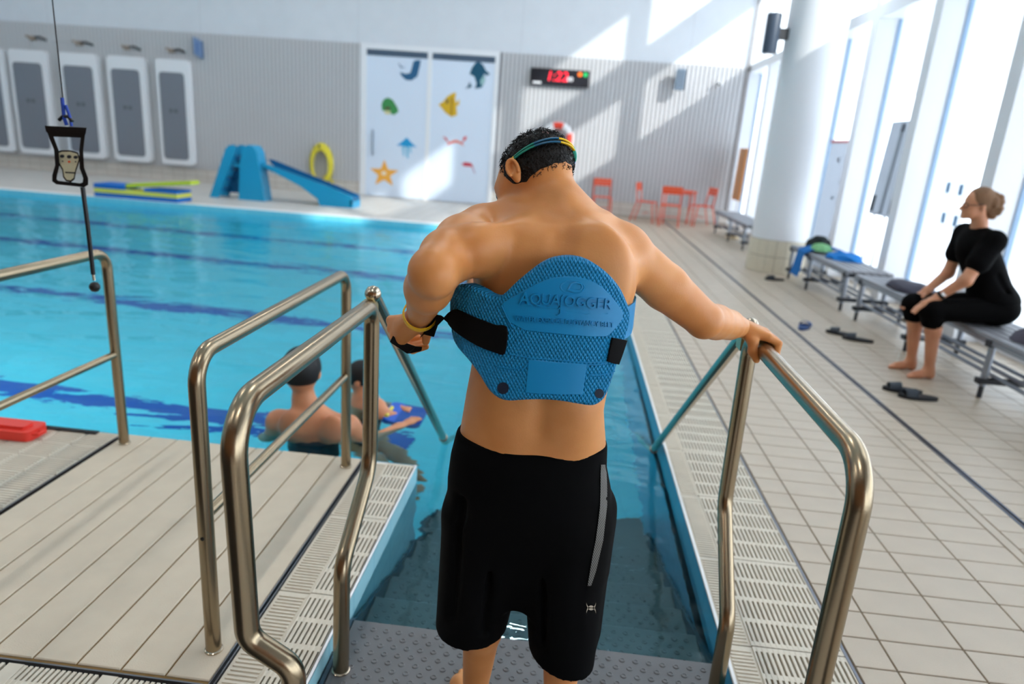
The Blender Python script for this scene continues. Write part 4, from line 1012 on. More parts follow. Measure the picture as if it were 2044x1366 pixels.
# arms
EL = at_dist(866, 542, SL, .275, False); WLf = at_dist(838, 630, EL, .245, True)
f.chain([P_(957, 457, 1.560), P_(921, 483, 1.475), P_(892, 513, 1.385), EL], [.053, .057, .056, .0455], .014)
f.ell(P_(937, 497, 1.405), (.055, .05, .052), .010)
f.chain([EL, EL*.65+WLf*.35, WLf], [.0465, .0475, .030], .02)
f.ell(EL+unit(EL-(SL+WLf)/2)*.020+(0, 0, -.01), (.024, .024, .024), .04)
HY = 1.972
WR = np.array((XD-.066, HY, 1.080))
ER = at_dist(1404, 638, SR, .305, True)
f.ell(SR+(.006, 0, -.004), (.058, .062, .062), .05)
f.chain([SR, SR*.5+ER*.5, ER], [.057, .0555, .046], .012)
f.chain([ER, ER*.7+WR*.3, ER*.35+WR*.65, WR], [.0455, .0465, .0415, .0295], .008)
f.ell(ER+unit(ER-(SR+WR)/2)*.016, (.026, .026, .026), .03)
# back relief: shoulder blades, spine furrow, lower back
f.ell(P_(1028, 515, 1.452), (.058, .026, .075), .09, ax=[(1, .2, .1), (-.2, 1, .2), (-.1, -.2, 1)])
f.ell(P_(1192, 520, 1.452), (.058, .024, .075), .09, ax=[(1, -.2, -.1), (.2, 1, .2), (.1, -.2, 1)])
sp = [P_(1128, 425, 1.43), P_(1122, 470, 1.405), P_(1112, 540, 1.383), P_(1100, 640, 1.383), P_(1088, 760, 1.378), P_(1078, 860, 1.372)]
for i in range(len(sp)-1): f.cone(sp[i], sp[i+1], .010 if i else .004, .011, .035, '-')
f.ell(P_(1020, 830, 1.43), (.055, .04, .09), .05); f.ell(P_(1135, 835, 1.43), (.055, .04, .09), .05)
f.ell(C7+(.002, .012, .0), (.016, .016, .02), .03)
# head
f.ell(HC, (.0735, .090, .073), .02, ax=[rh, fh, uh])
f.ell(HC+fh*.045-uh*.045, (.060, .056, .062), .03, ax=[rh, fh, uh])
f.ell(HC+fh*.052-uh*.085, (.048, .045, .030), .03, ax=[rh, fh, uh])
f.ell(HC+fh*.085-uh*.098, (.022, .018, .018), .02, ax=[rh, fh, uh])
f.cone(HC+fh*.098-uh*.012, HC+fh*.118-uh*.045, .009, .014, .012)
for s in (-1, 1):
    f.ell(HC+fh*.092+rh*s*.031-uh*.018, (.015, .010, .011), .008, '-')
    f.ell(HC+fh*.086+rh*s*.031-uh*.018, (.0125, .0125, .0125), .003)
    f.ell(HC+fh*.088+rh*s*.03-uh*.001, (.024, .010, .007), .01, ax=[rh, fh, uh])
f.ell(HC+fh*.097-uh*.068, (.024, .008, .0055), .006, ax=[rh, fh, uh]); f.ell(HC+fh*.095-uh*.080, (.021, .009, .006), .006, ax=[rh, fh, uh])
EARS = []
for s in (-1, 1):   # ears
    ec = HC+rh*s*.076-fh*.004-uh*.014
    an = unit(rh*s*.85-fh*.5)
    e1 = unit(uh-an*(uh@an)); e2 = np.cross(an, e1)
    eg = Field(ec-.045, ec+.045, .0022); EARS.append(eg)
    eg.ell(ec+an*.007, (.009, .0150, .0245), .004, ax=[an, e2, e1]); eg.ell(ec+an*.020+e1*.005-e2*s*.002, (.0105, .0100, .0165), .004, '-', ax=[an, e2, e1])
    eg.ell(ec-e1*.022+an*.006, (.0065, .008, .009), .006, ax=[an, e2, e1])
    eg.chain([ec+an*.016+e2*.0125*math.cos(u)+e1*.0215*math.sin(u) for u in np.linspace(-.6, 3.7, 12)], [.0035]*12, .003)
    eg.cone(ec+an*.010-e1*.007, ec+an*.011+e1*.010+e2*s*.003, .0036, .003, .004)
f.ell(P_(1012, 372, 1.63), (.022, .040, .042), .03)
# legs
hipL, hipR = P_(985, 985, 1.50), P_(1145, 985, 1.50)
kL = np.array((-.125, 1.515, .43)); kR = np.array((.083, 1.50, .40))
aL = np.array((-.145, 1.575, .03)); aR = np.array((.092, 1.50, .03))
f.chain([hipL, kL], [.070, .054], .03); f.chain([hipR, kR], [.070, .054], .03)
f.chain([kL, kL*.68+aL*.32+(0, -.012, 0), aL], [.053, .051, .033], .02); f.chain([kR, kR*.68+aR*.32+(0, -.012, 0), aR], [.053, .051, .033], .02)
for (a, toe) in ((aL, np.array((-.240, 1.735, -.045))), (aR, np.array((.135, 1.66, -.045)))):
    dr = unit((toe-a)*(1, 1, 0)); sd = np.array((dr[1], -dr[0], 0))
    f.cone(a+(0, 0, -.045)-dr*.035, a+(0, 0, -.01), .03, .034, .03)
    f.cone(a-dr*.02+(0, 0, -.04), a+dr*.11+(0, 0, -.055), .03, .026, .02, e=(0, 0, 1), ratio=.9)
    s0 = 1 if a is aR else -1
    f.cone(a+dr*.07+(0, 0, -.062), a+dr*.135-sd*s0*.012+(0, 0, -.068), .036, .028, .02, e=(0, 0, 1), ratio=.55)
    for q in range(5):
        o_ = (-.030+.0155*q)*s0; ln = (.052, .046, .040, .034, .026)[q]; rr = (.013, .0095, .009, .0085, .008)[q]
        b0 = a+dr*(.128-.009*q)+sd*o_; b0[2] = -.0485+rr*.2; b1 = b0+dr*ln*.85+sd*o_*.12; b1[2] = -.0545+rr*.55
        f.cone(b0, b1, rr*1.1, rr, .006)
f.cut(lambda P: -.0595-P[..., 2])
# hands (finer field)
g = Field((-.44, 1.30, 1.00), (-.24, 1.66, 1.22), .0032)
kn = [P_(x, y, Y) for x, y, Y in ((781, 640, 1.585), (783, 657, 1.57), (789, 672, 1.555), (798, 685, 1.54))]   # knuckles index to little
pm = P_(812, 655, 1.54)
g.cone(WLf, pm, .0295, .026, .02)
for kq in kn: g.cone(WLf*.55+pm*.45, kq, .020, .0125, .014)
md = [P_(x, y, Y) for x, y, Y in ((800, 664, 1.61), (806, 680, 1.60), (815, 692, 1.585), (824, 699, 1.57))]
tp = [P_(x, y, Y) for x, y, Y in ((832, 664, 1.60), (840, 676, 1.59), (846, 686, 1.575), (850, 692, 1.56))]
for a, b, c in zip(kn, md, tp):
    g.cone(a, b, .0115, .0100, .005); g.cone(b, c, .0100, .0085, .004)
th = [P_(838, 650, 1.53), P_(852, 664, 1.535), P_(850, 682, 1.545)]
g.chain([pm, th[0], th[1], th[2]], [.018, .0145, .012, .0095], .008)
g2 = Field((XD-.12, 1.86, .94), (XD+.09, 2.09, 1.16), .0032)
Ks = []
for q in range(4):
    y = HY-.036+q*.0225; z0 = 1.069-(.004 if q in (0, 3) else 0)
    k_ = np.array((XD+.006, y+.004, z0)); Ks.append(k_)
    g2.cone(WR+(0, (y-HY)*.45, 0), k_, .0235, .0132, .014)
    p1 = np.array((XD+.038-(.004 if q == 3 else 0), y+.002, 1.050)); p2 = np.array((XD+.0365, y, 1.016)); p3 = np.array((XD+.016, y, .995))
    g2.cone(k_, p1, .0118, .0102, .005); g2.cone(p1, p2, .0102, .0092, .004); g2.cone(p2, p3, .0092, .0078, .004)
g2.chain([WR+(.012, -.012, -.006), np.array((XD-.036, HY-.040, 1.050)), np.array((XD-.036, HY-.052, 1.024)), np.array((XD-.022, HY-.056, 1.002))], [.020, .0150, .0125, .0100], .008)
f.sm = 4
man = sdf_obj('person', [f, g, g2]+EARS, 'skin', origin=(-.03, 1.53, -.06))
tag(man, 'bare-backed person in black shorts wearing a blue swim belt, standing on the entry steps', 'person')

# hair
h_ = Field(HC-.13, HC+.13, .004)
hn = unit(uh-.55*fh)
def hairfn(P):
    q = P-HC; A = np.stack([rh, fh, uh]); v = q@A.T.astype(np.float32); r = np.array((.0770, .092, .0730))
    k0 = np.sqrt(((v/r)**2).sum(-1)); k1 = np.sqrt(((v/(r*r))**2).sum(-1)); d = k0*(k0-1)/np.maximum(k1, 1e-5)
    nz = np.sin(v[..., 0]*140+1)*np.sin(v[..., 1]*120)*np.sin(v[..., 2]*130+2)*.0022
    top = np.clip((v[..., 2]-.02)/.06, 0, 1)*.001
    d = d-nz-top
    edge = -.040-(q@hn.astype(np.float32))-.002*np.sin(v[..., 0]*90)
    face = (v[..., 1]-.062)-.4*np.maximum(v[..., 2], 0)
    return np.maximum(np.maximum(d, edge), face)
h_.put(hairfn, HC-.12, HC+.12, .001)
sdf_obj('hair', h_, 'hair', man, smooth=1)
rs = np.random.RandomState(4); mb = MB()
A = np.stack([rh, fh, uh])
cnt = 0
while cnt < 1500:
    v = rs.randn(3); v /= np.linalg.norm(v); q = A.T@(v*np.array((.078, .095, .079)))
    if q@hn < -.026 or v[1] > .62 or (v[2] < .0 and rs.rand() < .35): continue
    cnt += 1
    long = max(0, v[2])**.7; ln = .006+.016*long*rs.rand(); nrm = unit(A.T@(v/np.array((.078, .095, .079))))
    tg = unit(np.cross(nrm, rs.randn(3))); base = HC+q*(.985+.05*long*0)
    dr = unit(nrm*(.5+.5*rs.rand())+tg*.8+np.array((0, .2, -.15))); p1 = base+dr*ln*.55; p2 = p1+unit(dr+tg*.9-nrm*.5)*ln*.6
    mb.tube([base, p1, p2], [.0011, .0009, .0002], 3, caps=False)
tag(mb.build('hair_strand', 'hair', man), kind='stuff')
# stubble on the jaw is a darker child patch
b_ = Field(HC-.15, HC+.15, .004)
b_.ell(HC+fh*.047-uh*.058, (.0605, .056, .052), .01, ax=[rh, fh, uh]); b_.ell(HC+fh*.053-uh*.087, (.0485, .0455, .030), .02, ax=[rh, fh, uh])
b_.cut(lambda P: ((P-HC)@uh.astype(np.float32))+.050-.0*P[..., 0]).cut(lambda P: -((P-HC)@fh.astype(np.float32))+.018)
sdf_obj('stubble', b_, mat('stubble', (122, 84, 58), .8, noise=.2, nscale=200), man)

# goggle strap round the head: two bands with coloured stretches
cols = [((24, 118, 180), 0, .10), ((60, 190, 170), .10, .17), ((236, 196, 40), .17, .27), ((20, 86, 120), .27, .38), ((18, 130, 110), .38, .47), ((236, 200, 40), .47, .52)]
def strap_pt(u, lift):
    a = 2*math.pi*u                        # from right temple round the back to the left temple
    d = np.array((math.cos(a), -math.sin(a), 0.0)); zz = -.004+.014*math.sin(a)-.013*math.cos(a)+lift
    r = np.array((.0812, .0985, .085)); k_ = math.sqrt(max(.05, 1-(zz/r[2])**2))
    return HC+A.T@np.array((d[0]*r[0]*k_, d[1]*r[1]*k_, zz))
for (rgb, u0, u1) in cols:
    mm = mat('strap_%d' % rgb[0], rgb, .4); bnd = MB()
    for lift in (-.0055, .0055):
        bnd.tube([strap_pt(u, lift*(1-.75*abs(u-.25)/.25)) for u in np.linspace(u0, u1, 10)], .0043, 8, flat=.55)
    bnd.build('goggle_strap', mm, man, smooth=True)
gl_ = MB()
for s in (-1, 1): gl_.lathe([(.001, -.008), (.022, -.006), (.026, .004), (.02, .01)], (0, 0, 0), 16, 'Y')
for s in (-1, 1):
    c = HC+fh*.096+rh*s*.032-uh*.018
    MB().tube([c-fh*.006, c+fh*.008], [.024, .020], 16).build('goggle_cup', mat('goggle_lens', (30, 60, 80), .15), man, smooth=True)

# yellow wristband
wd_ = unit(WLf-EL); wc = WLf-wd_*.004; e1 = unit(np.cross(wd_, (0, 0, 1))); e2 = np.cross(wd_, e1)
vs, fs = [], []
nB = 36
for (rr, hh) in ((.0385, -.0095), (.0405, 0), (.0385, .0095), (.0365, .0095), (.0365, -.0095)):
    for k in range(nB):
        a = 2*math.pi*k/nB; vs.append(wc+(e1*math.cos(a)+e2*math.sin(a))*rr+wd_*hh)
for i in range(5):
    for k in range(nB): fs.append((i*nB+k, i*nB+(k+1) % nB, ((i+1) % 5)*nB+(k+1) % nB, ((i+1) % 5)*nB+k))
MB().add(vs, fs).build('wristband', mat('band_yellow', (246, 196, 12), .4), man, smooth=True)

# shorts
s_ = Field((-.34, 1.26, .12), (.30, 1.76, .98), .005)
LS = [lev(1195, 985, 1120, 1.51, .06), lev(1130, 925, 1190, 1.51, .085), lev(1030, 893, 1216, 1.505, .128), lev(960, 895, 1222, 1.50, .130), lev(915, 901, 1213, 1.495, .124), lev(876, 911, 1214, 1.49, .1135), lev(868, 913, 1214, 1.49, .113)]
LS = sorted(LS); s_.loft(LS, .01, 2.3)
lL0, lL1 = P_(972, 1040, 1.51), P_(936, 1275, 1.525); lR0, lR1 = P_(1130, 1040, 1.505), P_(1122, 1300, 1.50)
s_.cone(lL0, lL1+(lL1-lL0)*.25, .112, .086, .03); s_.cone(lR0, lR1+(lR1-lR0)*.25, .112, .080, .03)
s_.cone(P_(1190, 1010, 1.53), P_(1162, 1250, 1.55), .045, .05, .03)
# folds
rs = np.random.RandomState(2)
for (xa, ya, xb, yb) in ((925, 1000, 905, 1230), (985, 1060, 965, 1260), (1085, 1080, 1090, 1280), (1160, 1060, 1140, 1290), (1010, 930, 985, 1080), (1120, 930, 1140, 1060)):
    p, q = P_(xa, ya, 1.42), P_(xb, yb, 1.44); s_.cone(p, q, .007, .004, .03, '-')
crL = P_(1042, 1197, 1.42)
s_.cone(np.array((crL[0], 1.2, crL[2]-.16)), np.array((crL[0], 1.8, crL[2]-.20)), .004, .004, .02, '-')
def hem(P):
    left = P[..., 0] < crL[0]
    zl = .312+.10*(P[..., 1]-1.50)+.06*(P[..., 0]+.15); zr = .275-.25*(P[..., 0]-.08)+.10*(P[..., 1]-1.5)
    return np.where(left, zl, zr)-P[..., 2]
s_.cut(hem)
top0, top1 = P_(913, 860, 1.40), P_(1212, 888, 1.40)
def waist(P):
    t = (P[..., 0]-top0[0])/(top1[0]-top0[0]); zt = top0[2]+(top1[2]-top0[2])*t+.012*t+.012*np.clip(t*(1-t)*4, 0, 1)+.010*np.exp(-((t-.75)/.15)**2)
    return P[..., 2]-zt
s_.cut(waist)
sh = sdf_obj('shorts', s_, 'shorts', man, smooth=2)
# mesh side stripe and emblem of the shorts
def on_shorts(x, y, off=.002):
    """nearest surface of the shorts along the sight line of pixel (x, y), slightly proud"""
    d = A3(ray(x, y)); d /= np.linalg.norm(d); o = np.array((0, 0, CAM_H)); t = 1.2; last = 1
    while t < 2.6:
        p = o+d*t; i = np.round((p-s_.lo)/s_.h).astype(int)
        if np.all(i >= 1) and np.all(i < s_.n-2) and s_.D[tuple(i)] < .008:
            q = (p-s_.lo)/s_.h; a = np.floor(q).astype(int); w_ = q-a; v_ = 0
            for c in range(8):
                b3 = np.array((c & 1, c >> 1 & 1, c >> 2)); v_ += s_.D[tuple(a+b3)]*np.prod(np.where(b3 == 1, w_, 1-w_))
            if v_ < 0: return p-d*off
        t += .0005
    return o+d*1.9
stp = []
for (xa, xb, y) in ((1200, 1208, 928), (1199, 1211, 945), (1199, 1212, 975), (1198, 1212, 1010), (1194, 1208, 1045), (1189, 1204, 1080), (1183, 1197, 1110), (1178, 1190, 1140), (1173, 1180, 1170)):
    stp.append((on_shorts(xa, y, .004), on_shorts((xa+xb)/2, y, .004), on_shorts(xb, y, .004)))
vs = [p for r in stp for p in r]; fs = []
for i in range(len(stp)-1):
    for j in range(2): fs.append((i*3+j, i*3+j+1, (i+1)*3+j+1, (i+1)*3+j))
sm_ = mat('stripe_mesh', (60, 60, 62), .6); nt = sm_.node_tree
ck = nt.nodes.new('ShaderNodeTexWave'); ck.wave_type = 'BANDS'; ck.inputs['Scale'].default_value = 90; ck.bands_direction = 'DIAGONAL'
tc = nt.nodes.new('ShaderNodeTexCoord'); nt.links.new(tc.outputs['Object'], ck.inputs['Vector'])
cr = nt.nodes.new('ShaderNodeValToRGB'); cr.color_ramp.elements[0].color = lin((10, 10, 11)); cr.color_ramp.elements[1].color = lin((120, 118, 114))
nt.links.new(ck.outputs['Fac'], cr.inputs[0]); nt.links.new(cr.outputs[0], nt.nodes['Principled BSDF'].inputs['Base Color'])
MB().add(vs, fs).build('side_stripe', sm_, sh)
def emb(l):
    c = on_shorts(1180, 1214, .005); return [P_(660+a*.3514, 886+b*.3514, c[1]) for a, b in l]
em = mat('emblem_silver', (196, 186, 168), .5); E2 = MB(); ec_ = on_shorts(1180, 1214, .014)
for (sy) in (-1, 1):
    pts = [(1180+9.5*math.cos(u), 1214+sy*(11-14*math.sin(u))) for u in np.linspace(math.radians(-8), math.radians(188), 15)]
    tw = [1.2+2.6*math.sin(k*math.pi/14) for k in range(15)]
    V_ = [P_(x, y+sy*-w*.5, ec_[1]) for (x, y), w in zip(pts, tw)]+[P_(x, y+sy*w*.9, ec_[1]) for (x, y), w in zip(pts, tw)]
    E2.add(V_, [(k, k+1, 16+k, 15+k) for k in range(14)])
E2.build('emblem', em, sh)
# ================================================================ SWIM BELT ON THE BACK
ctrl = np.array([(-.232, 1.500), (-.226, 1.455), (-.205, 1.412), (-.165, 1.380), (-.115, 1.357), (-.06, 1.345), (0.0, 1.343), (.06, 1.352), (.110, 1.376), (.145, 1.412), (.165, 1.455), (.172, 1.50), (.168, 1.55)])
def crom(P, n=40):
    Q = np.vstack([2*P[0]-P[1], P, 2*P[-1]-P[-2]]); out = []
    for i in range(1, len(Q)-2):
        for t in np.linspace(0, 1, n, endpoint=False):
            a, b, c, d = Q[i-1], Q[i], Q[i+1], Q[i+2]
            out.append(.5*((2*b)+(-a+c)*t+(2*a-5*b+4*c-d)*t*t+(-a+3*b-3*c+d)*t**3))
    out.append(P[-1]); return np.array(out)
BC = crom(ctrl); BS = np.concatenate([[0], np.cumsum(np.linalg.norm(np.diff(BC, axis=0), axis=1))])
BT = np.gradient(BC, BS, axis=0); BN = np.stack([BT[:, 1], -BT[:, 0]], 1); BN /= np.linalg.norm(BN, axis=1)[:, None]   # outward (towards -Y)
LEAN = .16
def bsurf(s_, z, off=0.0):
    x = np.interp(s_, BS, BC[:, 0]); y = np.interp(s_, BS, BC[:, 1]); nx = np.interp(s_, BS, BN[:, 0]); ny = np.interp(s_, BS, BN[:, 1])
    return np.array((x+nx*off, y+ny*off+LEAN*(z-1.13), z))
TH_B = .030
def b_sz(x, y, off=TH_B):
    """belt coordinates (arc length, height) under a photo pixel: first crossing of the outer surface"""
    d = A3(ray(x, y)); o = np.array((0, 0, CAM_H))
    px_ = BC[:, 0]+BN[:, 0]*off; py_ = BC[:, 1]+BN[:, 1]*off
    # sight line: X = d.x*t, Y = d.y*t, z = H + d.z*t ; belt: X = px_, Y = py_ + LEAN*(z-1.13)
    t = (py_+LEAN*(CAM_H-1.13))/(d[1]-LEAN*d[2]); e = d[0]*t-px_
    w = np.where(np.sign(e[:-1]) != np.sign(e[1:]))[0]
    w = w[(t[w] > .8) & (t[w] < 2.2)]
    if len(w) == 0:
        i = int(np.argmin(np.abs(e))); return BS[i], CAM_H+d[2]*t[i]
    i = w[np.argmin(t[w])]; k_ = e[i]/(e[i]-e[i+1]); return BS[i]+(BS[i+1]-BS[i])*k_, CAM_H+d[2]*(t[i]+(t[i+1]-t[i])*k_)
def bc(a, b): return (880+a*.2342, 500+b*.2342)
from mathutils.geometry import delaunay_2d_cdt
def dens(poly, step=.006):
    out = []
    for i in range(len(poly)):
        a = np.array(poly[i]); b = np.array(poly[(i+1) % len(poly)]); n = max(1, int(np.linalg.norm(b-a)/step))
        out += [tuple(a+(b-a)*k/n) for k in range(n)]
    return out
def smoothpoly(P, n=3):
    P = np.array(P)
    for _ in range(n):
        Q = np.empty((2*len(P), 2)); Q[0::2] = .75*P+.25*np.roll(P, -1, 0); Q[1::2] = .25*P+.75*np.roll(P, -1, 0); P = Q
    return [tuple(p) for p in P]
def patch(poly, off0, off1, m, nm, parent, bev=.0, grid=.012, uv=False):
    """a plate on the belt surface: outline in (s, z), from offset off0 to off1"""
    poly = dens(poly, .007); n = len(poly); c = np.mean(poly, 0)
    xs = [p[0] for p in poly]; zs = [p[1] for p in poly]
    A_ = .5*sum(poly[i][0]*poly[(i+1) % n][1]-poly[(i+1) % n][0]*poly[i][1] for i in range(n))
    if A_ < 0: poly = poly[::-1]
    inner = []
    for i in range(n):
        a = np.array(poly[i-1]); b = np.array(poly[(i+1) % n]); t = b-a; t = t/max(np.linalg.norm(t), 1e-9); inner.append(np.array(poly[i])+np.array((-t[1], t[0]))*bev)
    def tri(pl):
        pts = [Vector(p) for p in pl]; k0 = len(pts)
        g = [Vector((a, b)) for a in np.arange(min(xs)+grid, max(xs), grid) for b in np.arange(min(zs)+grid, max(zs), grid)]
        r_ = delaunay_2d_cdt(pts+g, [], [list(range(k0))], 1, 1e-6); return [tuple(v) for v in r_[0]], [tuple(q) for q in r_[2]]
    mb = MB(); v2, f2 = tri(inner); mb.add([bsurf(a, b, off1) for a, b in v2], f2); uvl = list(v2)
    v2, f2 = tri(poly); mb.add([bsurf(a, b, off0) for a, b in v2], [q[::-1] for q in f2]); uvl += list(v2)
    rings = [(inner, off1), (poly, off1-bev*.9), (poly, off0)]
    vs = []; fs = []
    for (pl, o_) in rings: vs += [bsurf(a, b, o_) for a, b in pl]; uvl += [tuple(p) for p in pl]
    for r_ in range(2):
        for i in range(n): fs.append((r_*n+i, r_*n+(i+1) % n, (r_+1)*n+(i+1) % n, (r_+1)*n+i))
    mb.add(vs, fs); o = mb.build(nm, m, parent, smooth=True, recalc=True)
    if uv:
        lay = o.data.uv_layers.new(name='UVMap')
        for lp in o.data.loops: lay.data[lp.index].uv = uvl[lp.vertex_index]
    return o
# foam with embossed diamonds
bm_ = mat('belt_foam', (0, 132, 188), .55, spec=.35); nt = bm_.node_tree
uvn = nt.nodes.new('ShaderNodeUVMap'); uvn.uv_map = 'UVMap'; sp_ = nt.nodes.new('ShaderNodeSeparateXYZ'); nt.links.new(uvn.outputs[0], sp_.inputs[0])
def mth(op, a, b=None):
    n_ = nt.nodes.new('ShaderNodeMath'); n_.operation = op
    for i, v in enumerate((a, b)):
        if v is None: continue
        if isinstance(v, (int, float)): n_.inputs[i].default_value = v
        else: nt.links.new(v, n_.inputs[i])
    return n_.outputs[0]
u1 = mth('MULTIPLY', mth('ADD', sp_.outputs[0], mth('MULTIPLY', sp_.outputs[1], .62)), 430.0); u2 = mth('MULTIPLY', mth('SUBTRACT', sp_.outputs[0], mth('MULTIPLY', sp_.outputs[1], .62)), 430.0)
hgt = mth('MULTIPLY', mth('ABSOLUTE', mth('SINE', u1)), mth('ABSOLUTE', mth('SINE', u2)))
bp = nt.nodes.new('ShaderNodeBump'); bp.inputs['Strength'].default_value = .9; bp.inputs['Distance'].default_value = .005
nt.links.new(hgt, bp.inputs['Height']); nt.links.new(bp.outputs[0], nt.nodes['Principled BSDF'].inputs['Normal'])
M['belt'] = bm_; M['beltp'] = mat('belt_smooth', (0, 128, 184), .45, spec=.45); M['strapb'] = mat('strap_black', (7, 7, 8), .75, spec=.15)
outline = [(130, 290), (205, 285), (330, 340), (400, 385), (480, 405), (540, 370), (640, 270), (760, 170), (880, 95), (980, 65), (1100, 55), (1220, 75), (1320, 115), (1420, 190), (1490, 260), (1550, 340), (1600, 450), (1630, 530), (1625, 620), (1590, 740), (1545, 880), (1510, 980), (1485, 1060), (1440, 1190), (1400, 1275), (1330, 1325), (1270, 1330), (1150, 1310), (1000, 1285), (850, 1275), (700, 1280), (580, 1290), (500, 1275), (420, 1220), (370, 1150), (310, 1050), (230, 940), (110, 810), (80, 720), (68, 500), (72, 400), (100, 325)]
def SZ(l, off=TH_B): return [b_sz(*bc(*q), off) for q in l]
belt = thing('swim_belt', (0, 1.37, 1.0), 'bright blue foam swim belt with embossed lettering on the back of the standing person', 'swim belt')
main = smoothpoly(SZ(outline), 2)
bo = patch(main, 0.0, TH_B, 'belt', 'foam_panel', belt, .006, .012, True)
up = smoothpoly(SZ([(515, 462), (560, 425), (700, 345), (850, 265), (960, 230), (1100, 218), (1230, 238), (1340, 285), (1430, 365), (1520, 475), (1560, 555), (1510, 640), (1440, 715), (1400, 738), (1000, 710), (615, 665)]), 1)
LAB = patch(up, TH_B-.004, TH_B+.0016, 'beltp', 'label_field', belt, .001)
LAB2 = patch(SZ([(750, 928), (1245, 967), (1205, 1228), (722, 1212)]), TH_B-.004, TH_B+.0016, 'beltp', 'label_field', belt, .0008)
def ridge(l, w, nm='raised_line', h=.0022, mm='beltp', par=None):
    pts = [bsurf(*b_sz(*bc(*q)), TH_B+.001) for q in l]; MB().tube(pts, w, 6).build(nm, mm, par or belt, smooth=True)
ridge([(590, 885), (750, 915), (1000, 935), (1245, 955), (1420, 950)], .0012)
ridge([(1245, 975), (1330, 975), (1420, 960)], .0012); ridge([(1260, 1060), (1340, 1065), (1420, 1050), (1480, 1030)], .0012)
ridge([(520, 470), (560, 560), (615, 662)], .0014); ridge([(480, 990), (600, 1010), (700, 1010), (745, 960)], .001)
# lettering mapped on the curved surface
def lt(cx, cy, sx, sy, slope, arc=0.0):
    def fn(x, y, z):
        a = cx+x*sx; b = cy-y*sy+slope*(x*sx)+arc*(x*sx)**2
        s_, z_ = b_sz(*bc(a, b)); return bsurf(s_, z_, TH_B+.0012+z)
    return fn
text('AQUAJOGGER', 1.0, 'beltp', LAB, None, ext=.0042, bold=0, shear=.12, fn=lt(1062, 432, 118, 128, .075), name='lettering')
text('A', 1.0, 'beltp', LAB, None, ext=.0043, bold=0, shear=.12, fn=lt(712, 412, 125, 150, .075), name='lettering')
text('J', 1.0, 'beltp', LAB, None, ext=.0043, bold=0, shear=.12, fn=lt(1022, 462, 135, 190, .075), name='lettering')
text('WATER EXERCISE BUOYANCY BELT', 1.0, 'beltp', LAB, None, ext=.0030, bold=0, fn=lt(1050, 607, 52, 62, .07), name='lettering')
for (a0, b0, a1, b1) in ((790, 470, 1010, 500), (1050, 520, 1420, 545)): ridge([(a0, b0), ((a0+a1)/2, (b0+b1)/2+8), (a1, b1-4)], .0014)
ridge([(1120+100*math.cos(u), 312+55*math.sin(u)) for u in np.linspace(0, 2*math.pi, 25)], .0018, 'logo_ring', par=LAB)
ridge([(1085, 330), (1110, 285), (1150, 275), (1195, 285), (1205, 315), (1190, 338), (1120, 345)], .0026, 'logo_shape', par=LAB)
ridge([(1075, 335), (1140, 350), (1200, 340)], .003, 'logo_shape', par=LAB)
for (a, b, w) in ((985, 985, 190), (1000, 1058, 110), (1010, 1080, 95), (1005, 1110, 60)): ridge([(a-w, b-6), (a, b), (a+w, b+8)], .0008, 'small_print_line', par=LAB2)
# grommet holes as dark discs, their colour standing for the shade inside
for (a, b, r) in ((530, 1175, 50), (1350, 1220, 40)):
    patch(SZ([(a+r*math.cos(u), b+r*math.sin(u)) for u in np.linspace(0, 2*math.pi, 20, endpoint=False)]), TH_B-.002, TH_B+.0006, mat('hole_dark_%d' % a, (8, 22, 44), .7), 'hole_shade_disc', belt)
# straps
patch(smoothpoly(SZ([(150, 500), (300, 572), (400, 608), (480, 640), (520, 632), (580, 655), (556, 878), (520, 890), (480, 872), (350, 828), (200, 742), (80, 640), (66, 600), (68, 545), (110, 505)]), 1), TH_B-.001, TH_B+.0045, 'strapb', 'strap', belt, .001)
patch(SZ([(1455, 742), (1515, 752), (1582, 766), (1545, 880), (1512, 970), (1465, 962), (1412, 944), (1432, 845)]), TH_B-.001, TH_B+.004, 'strapb', 'strap', belt, .001)
def ribbon(rows, nm='strap_tail', t=.002):
    vs = []; fs = []
    for a, b in rows:
        a, b = np.array(a), np.array(b); vs += [a, b, b+(0, t, 0), a+(0, t, 0)]
    for i in range(len(rows)-1):
        for k in range(4): fs.append((i*4+k, i*4+(k+1) % 4, (i+1)*4+(k+1) % 4, (i+1)*4+k))
    fs += [(0, 1, 2, 3), tuple(len(vs)-4+k for k in range(4))]
    return MB().add(vs, fs).build(nm, 'strapb', belt)
e0 = bsurf(*b_sz(*bc(90, 520)), TH_B+.003); e1 = bsurf(*b_sz(*bc(90, 640)), TH_B+.003)
Ye = float(e0[1])
ribbon([(e0, e1), (P_(893, 626, Ye), P_(893, 644, Ye)), (P_(886, 634, Ye+.01), P_(886, 638, Ye+.01)), (P_(880, 630, Ye+.02), P_(874, 650, Ye+.02)), (P_(868, 628, 1.50), P_(866, 673, 1.50)), (P_(858, 640, 1.51), P_(846, 668, 1.51)), (P_(846, 655, 1.53), P_(838, 676, 1.53))])
ribbon([(P_(852, 694, 1.56), P_(838, 702, 1.555)), (P_(830, 692, 1.545), P_(818, 706, 1.54)), (P_(800, 682, 1.53), P_(812, 706, 1.52)), (P_(784, 671, 1.53), P_(778, 683, 1.52))])
